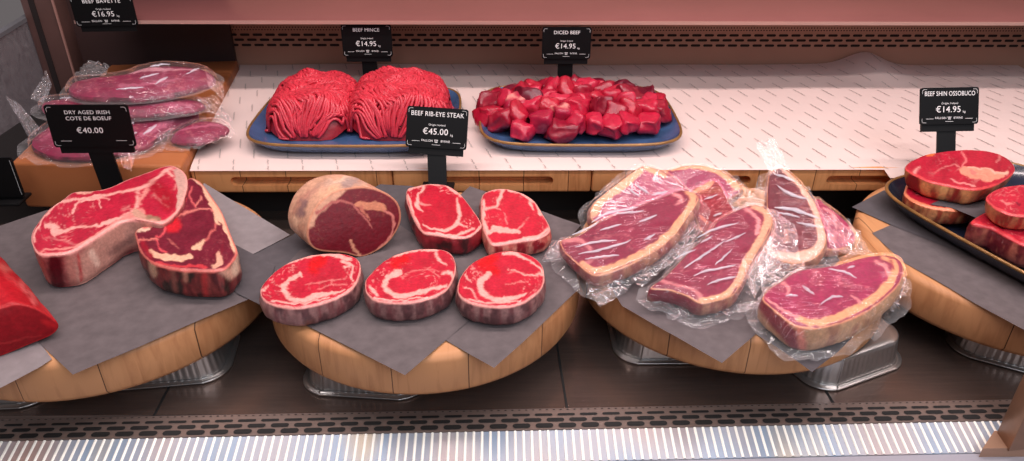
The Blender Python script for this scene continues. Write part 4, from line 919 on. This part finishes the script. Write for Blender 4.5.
for k in range(16):
    V, F, c = chunk_mesh(k+1); protos.append((V, F, c))
pool = None
dl, dr = P(479, 128, ZM+.02)[0], P(668, 112, ZM+.02)[0]
dyf = P(560, 139, ZM+.006)[1]; dcx = (dl+dr)/2; drx = (dr-dl)/2*.95; dry = .102; dcy = dyf+dry
rs = random.Random(21); pts = []
def dome(x, y):
    r = abs((x-dcx)/drx)**2.6+abs((y-dcy)/dry)**2.4; return ZM+.013+.038*max(0, 1-r)**.5*(.9+.3*mnoise.noise(Vector((x*18, y*18, 3))))
tries = 0
while tries < 9000 and len(pts) < 110:
    tries += 1
    x = dcx+rs.uniform(-1, 1)*drx; y = dcy+rs.uniform(-1, 1)*dry
    if abs((x-dcx)/drx)**2.6+abs((y-dcy)/dry)**2.6 > .98: continue
    z = dome(x, y)
    if all((x-p[0])**2+(y-p[1])**2+(z-p[2])**2 > .0285**2 for p in pts): pts.append((x, y, z))
first = {}
for i, (x, y, z) in enumerate(sorted(pts, key=lambda p: p[1])):
    k = rs.randrange(16)
    if k not in first:
        V, F, c = protos[k]; ob = mesh('beef_chunk', V, F, M['dice'], None, (0, 0, 0), c); first[k] = ob
    else: ob = first[k].copy(); COL.objects.link(ob)
    ob.location = (x, y, max(z, ZM+.014)); ob.rotation_euler = (rs.uniform(-.5, .5), rs.uniform(-.5, .5), rs.uniform(0, 6.28))
    tagp(ob, 'red chunk of diced beef heaped on the blue platter below its tag', 'diced beef', 'chunks of diced beef')
# an inner, lower layer so that the heap is closed
for i in range(0):
    x = dcx+rs.uniform(-.8, .8)*drx; y = dcy+rs.uniform(-.8, .8)*dry; k = rs.randrange(16); ob = first[k].copy(); COL.objects.link(ob)
    ob.location = (x, y, max(ZM+.014, dome(x, y)-.024)); ob.rotation_euler = (rs.uniform(-.5, .5), rs.uniform(-.5, .5), rs.uniform(0, 6.28))
    tagp(ob, 'red chunk of diced beef heaped on the blue platter below its tag', 'diced beef', 'chunks of diced beef')

# ------------------------------------------------------------------ shin steaks
SR = (176, 24, 48); SF = (232, 140, 100); gs = 'beef shin steaks on the dark platter'
SS = [(130, 34, 34), (220, 146, 98), (176, 76, 54)]
ZI = BT+.010
o, _ = steak('beef_shin_steak', [(904.5, 190), (908, 197), (918, 203), (933, 207.5), (952, 210), (972, 209), (988, 202), (985, 182), (950, 170), (915, 176)], level(ZI+.030), .029, SR, [], SS, 31.1, rim=2, rimc=SF, taper=.005, bulge=.001)
tagp(o, 'beef shin steak on the dark platter underneath the one with the big round bone', 'shin steak', gs)
o, _ = steak('beef_shin_steak', [(972, 220), (980, 225), (993, 228), (1007, 236), (1030, 246), (1060, 245), (1076, 228), (1062, 208), (1030, 204), (995, 208)], level(ZI+.036), .035, SR, [([(974, 221), (1000, 231), (1024, 244)], 1.5, (206, 40, 60))], [(120, 40, 44), (168, 92, 76), (100, 26, 34)], 32.6, rim=2, rimc=(206, 60, 66))
tagp(o, 'beef shin steak at the bottom front of the dark platter, under another', 'shin steak', gs)
sheet('paper_slip', [(930, 204), (952, 208), (991, 224), (994, 206), (965, 190)], ZI+.0310, 'slate3', 'small grey paper slip between the layers of shin steaks', 'paper', None, seed=12)
o, _ = steak('beef_shin_steak', [(905.7, 168), (909, 162), (916, 158), (928, 153.5), (948, 150.5), (969.6, 149), (991, 151), (1005.6, 156), (1014, 164), (1014.6, 171), (1007, 178), (993, 185.5), (973, 189), (948, 185), (930, 181), (916, 175)], level(ZI+.062), .030, SR,
  [([(964, 170), (975, 173), (988, 176), (1000, 176)], [9, 15, 16, 9], (226, 142, 118), 1., 1.), ([(968, 168), (986, 168.5), (1000, 173), (1008, 172)], [2, 2, 2, 3], (236, 172, 150)), ([(972, 172), (975, 173)], 4, (216, 120, 110)), ([(962, 152), (966, 160), (963, 166)], [2, 2.5, 2], (222, 110, 110)), ([(920, 168), (914, 173)], 2, FATP), ([(950, 180), (975, 186)], [1, 2], FATP, .7), ([(1000, 155), (996, 163)], [1, 1.5], FATP, .6), ([(927, 155), (934, 154)], 4, (236, 110, 60)), ([(935, 172), (950, 165), (960, 167)], [1, 1, 1], FATP, .5)], SS, 33.2, rim=1.2, rimc=(210, 70, 70), taper=.008, bulge=.001, marble=.3,
  sseams=[([(912, 180), (914, 192)], 14, (136, 24, 34), 2.), ([(925, 186), (926, 198)], 9, (220, 140, 92), 2.), ([(944, 190), (938, 204)], 8, (232, 170, 112), 2.), ([(958, 190), (950, 205)], 5, (150, 40, 36), 2.), ([(968, 192), (962, 206)], 9, (226, 150, 98), 2.), ([(985, 190), (978, 202)], 5, (164, 60, 44), 2.)])
tagp(o, 'round beef shin steak with a large pale bone, top of the back pair', 'shin steak', gs)
o, _ = steak('beef_shin_steak', [(986.7, 196), (989, 202), (1002, 211), (1020, 215.5), (1045, 214.5), (1064, 203), (1060, 190), (1040, 184), (1013, 185), (996, 189)], level(ZI+.064), .027, (186, 28, 52), [([(1000, 200), (1010, 205)], [1, 2], FATP, .5), ([(1017, 203), (1020, 204)], 3, (130, 10, 36))], [(184, 110, 76), (196, 126, 90), (168, 60, 50)], 34.9, rim=1.2, rimc=(214, 80, 80), taper=.007, bulge=.001)
tagp(o, 'beef shin steak cut off by the picture edge, top of the front pair', 'shin steak', gs)

# ================================================================== PRICE TAGS
def text_mesh(name, body, size, mat, parent, loc, Rm, align='CENTER', extr=0., sx=1.):
    cu = bpy.data.curves.new(name, 'FONT'); cu.body = body; cu.size = size; cu.align_x = align; cu.align_y = 'CENTER'; cu.resolution_u = 3; cu.space_character = 1.04
    ob = bpy.data.objects.new(name, cu); COL.objects.link(ob); bpy.context.view_layer.update()
    me = bpy.data.meshes.new_from_object(ob.evaluated_get(bpy.context.evaluated_depsgraph_get())); bpy.data.objects.remove(ob); bpy.data.curves.remove(cu)
    V = np.array([v.co[:] for v in me.vertices]); F = [tuple(p.vertices) for p in me.polygons]; bpy.data.meshes.remove(me)
    V[:, 0] *= sx
    return V, F
def price_tag(base, plate_c, w, h, lines, price, label, yaw=0., lean=0., roll=0., kg=True, emblem=True, origin=True, stem_w=.030, price_size=.0138, head=.0098, stem=True, foot=True):
    """base: point the foot stands on; plate_c: centre of the sign; the face looks to the customer"""
    base = np.asarray(base, float); pc = np.asarray(plate_c, float)
    root = thing('price_tag', base, label, 'price tag', 'black price tags')
    Rm = np.array(Matrix.Rotation(yaw, 3, 'Z')@Matrix.Rotation(-lean, 3, 'X')@Matrix.Rotation(roll, 3, 'Y'))
    ex, ey, ez = Rm[:, 0], Rm[:, 1], Rm[:, 2]
    def W(a, b, c): return pc+ex*a+ez*b+ey*c
    rr_ = rrect(w, h, .004, 5); n = len(rr_)
    V = [W(p[0], p[1], -.0015) for p in rr_]+[W(p[0], p[1], .0015) for p in rr_]
    mesh('sign_plate', V, [tuple(range(n)), tuple(range(2*n-1, n-1, -1))]+[(i, n+i, n+(i+1) % n, (i+1) % n) for i in range(n)], M['plate'], root, smooth=False)
    mb = MB()
    # clip behind and below the plate, then the flat stem and its foot
    R = Rm
    mb.box(W(0, -h/2-.002, .004), (w*.90, .005, .018), R); mb.build('plate_holder', M['black'], root)
    if stem:
        top = W(0, -h/2+.006, .006); V = []
        for q, off in ((base, 0), (top, 0)):
            for a, c in ((-stem_w/2, -.002), (stem_w/2, -.002), (stem_w/2, .002), (-stem_w/2, .002)): V.append(q+ex*a+np.array([-ex[1], ex[0], 0])*c)
        mesh('stem', V, [(0, 1, 5, 4), (1, 2, 6, 5), (2, 3, 7, 6), (3, 0, 4, 7), (0, 3, 2, 1), (4, 5, 6, 7)], M['black'], root, smooth=False)
    if foot:
        mb = MB(); mb.box(base+np.array([0, .0, .0025]), (.052, .040, .005), np.array(Matrix.Rotation(yaw, 3, 'Z'))); bevel(mb.build('foot', M['black'], root), .0015, 2)
    LV, LF = [], []
    def put(body, size, a, b, maxw=None, align='CENTER'):
        if not body: return 0
        V, F = text_mesh('t', body, size, None, None, None, None, align)
        if maxw and V[:, 0].max()-V[:, 0].min() > maxw: V[:, 0] *= maxw/(V[:, 0].max()-V[:, 0].min())
        n0 = len(LV); LV.extend([W(p[0]+a, p[1]+b, -.0019) for p in V]); LF.extend([tuple(i+n0 for i in f) for f in F]); return V[:, 0].max()
    def stroke(a0, b0, a1, b1, t=.0005):
        n0 = len(LV); d = np.array([a1-a0, b1-b0]); d /= np.linalg.norm(d); q = np.array([-d[1], d[0]])*t/2
        for a, b in ((a0-q[0], b0-q[1]), (a1-q[0], b1-q[1]), (a1+q[0], b1+q[1]), (a0+q[0], b0+q[1])): LV.append(W(a, b, -.0019))
        LF.append((n0, n0+1, n0+2, n0+3))
    yb = h*.33
    for k, ln in enumerate(lines): put(ln, head, 0, yb-k*head*1.15, w*.86)
    if origin: put('Origin: Ireland', head*.42, 0, h*.07)
    xr = put(price, price_size, -w*.02, -h*.10)
    if kg: put('kg', price_size*.36, xr+.004, -h*.16)
    if emblem:
        put('FALLON', head*.46, -w*.15, -h*.325); put('BYRNE', head*.46, w*.15, -h*.325)
        for a in (-1, 0, 1): stroke(a*.0024, -h*.29, a*.0014, -h*.36, .0007)
        stroke(-.0032, -h*.30, .0032, -h*.30, .0006); stroke(-.0024, -h*.36, .0024, -h*.36, .0006)
        stroke(-w*.07, -h*.42, w*.07, -h*.42, .0005)
    if not lines[0]: stroke(w/2-.003, -h/2+.004, w/2-.003, h/2-.004, .0004)
    else: stroke(-w*.40, -h*.345, -w*.27, -h*.345)
    if lines[0]: stroke(w*.27, -h*.345, w*.40, -h*.345)
    for sx in ((-1, 1) if lines[0] else ()):
        for sy in (-1, 1):
            x, y = sx*(w/2-.003), sy*(h/2-.003); k = .007
            stroke(x-sx*k, y, x-sx*.002, y, .0004); stroke(x-sx*.002, y, x, y-sy*.002, .0004); stroke(x, y-sy*.002, x, y-sy*k, .0004)
    mesh('lettering', LV, LF, M['letter'], root, smooth=False)
    return root
def at_y(u, v, Y): d = ray(u, v); return EYE+d*Y/d[1]
def tag_at(u, v, Y, bz, *a, bx=0., by=0., **k):
    c = at_y(u, v, Y)
    if k.get('lean', 0) > .2: by -= (c[2]-bz)*tan(k['lean'])+.004
    return price_tag((c[0]+bx, Y+.006+by, bz), c, *a, **k)
tag_at(437, 128, 1.11, BT+.002, .098, .0645, ['BEEF RIB-EYE STEAK'], '\u20ac45.00', 'black price tag reading beef rib-eye steak, standing behind the rib-eyes', roll=radians(3), yaw=-.04, lean=.42, head=.0105)
tag_at(367, 40.5, 1.455, ZS+.006, .098, .063, ['BEEF MINCE'], '\u20ac14.95', 'black price tag reading beef mince, standing behind the mince', lean=.05, head=.0095)
tag_at(566.5, 43, 1.44, ZS+.006, .096, .062, ['DICED BEEF'], '\u20ac14.95', 'black price tag reading diced beef, standing behind the chunks', lean=.05, head=.0095)
tag_at(949, 106, 1.12, BT+.010, .095, .059, ['BEEF SHIN OSSOBUCO'], '\u20ac14.95', 'black price tag reading beef shin ossobuco, behind the shin steaks', roll=radians(-1), yaw=.0, lean=.45, head=.0105)
tag_at(91, 126, 1.035, BT+.002, .1155, .066, ['DRY AGED IRISH', 'COTE DE BOEUF'], '\u20ac40.00', 'black price tag reading dry aged Irish cote de boeuf, behind the bone-in steaks', roll=radians(2), yaw=.10, kg=False, emblem=False, origin=False, head=.0082, price_size=.0125, stem_w=.034, bx=.004)
tag_at(104, 11, 1.43, .2805, .112, .056, ['BEEF BAVETTE'], '\u20ac16.95', 'black price tag reading beef bavette, hanging at the top corner of the upper shelf', yaw=.08, head=.0105, foot=False, stem=False)
tag_at(-16, 178, 1.03, BT+.002, .10, .066, [''], '', 'black price tag cut off at the edge beside the wooden block', yaw=.06, kg=False, emblem=False, origin=False, bx=.02)
# ================================================================== LIGHT
def area(name, loc, rot, sx, sy, e, c):
    l = bpy.data.lights.new(name, 'AREA'); l.shape = 'RECTANGLE'; l.size = sx; l.size_y = sy; l.energy = e; l.color = c
    o = bpy.data.objects.new(name, l); COL.objects.link(o); o.location = loc; o.rotation_euler = rot; return o
area('canopy_light', (.25, .98, 1.25), (0, 0, 0), 2.3, .10, 19, (1., .84, .82))
area('canopy_front_light', (.2, .52, 1.20), (radians(18), 0, 0), 2.3, .08, 9.5, (1., .92, .90))
area('cool_fill_light', (.9, -1.6, 2.2), (radians(58), 0, radians(15)), 2.6, 1.6, 52, (.82, .90, 1.))  # added cool fill from behind the camera, no such source in view
w = bpy.data.worlds.new('world'); SC.world = w; w.use_nodes = True
w.node_tree.nodes['Background'].inputs[0].default_value = (.62, .55, .56, 1); w.node_tree.nodes['Background'].inputs[1].default_value = .22
SC.view_settings.view_transform = 'Standard'; SC.view_settings.look = 'None'; SC.view_settings.exposure = 0.
SC.cycles.use_denoising = True
SC.cycles.max_bounces = 8; SC.cycles.transparent_max_bounces = 24; SC.cycles.caustics_reflective = False; SC.cycles.caustics_refractive = False
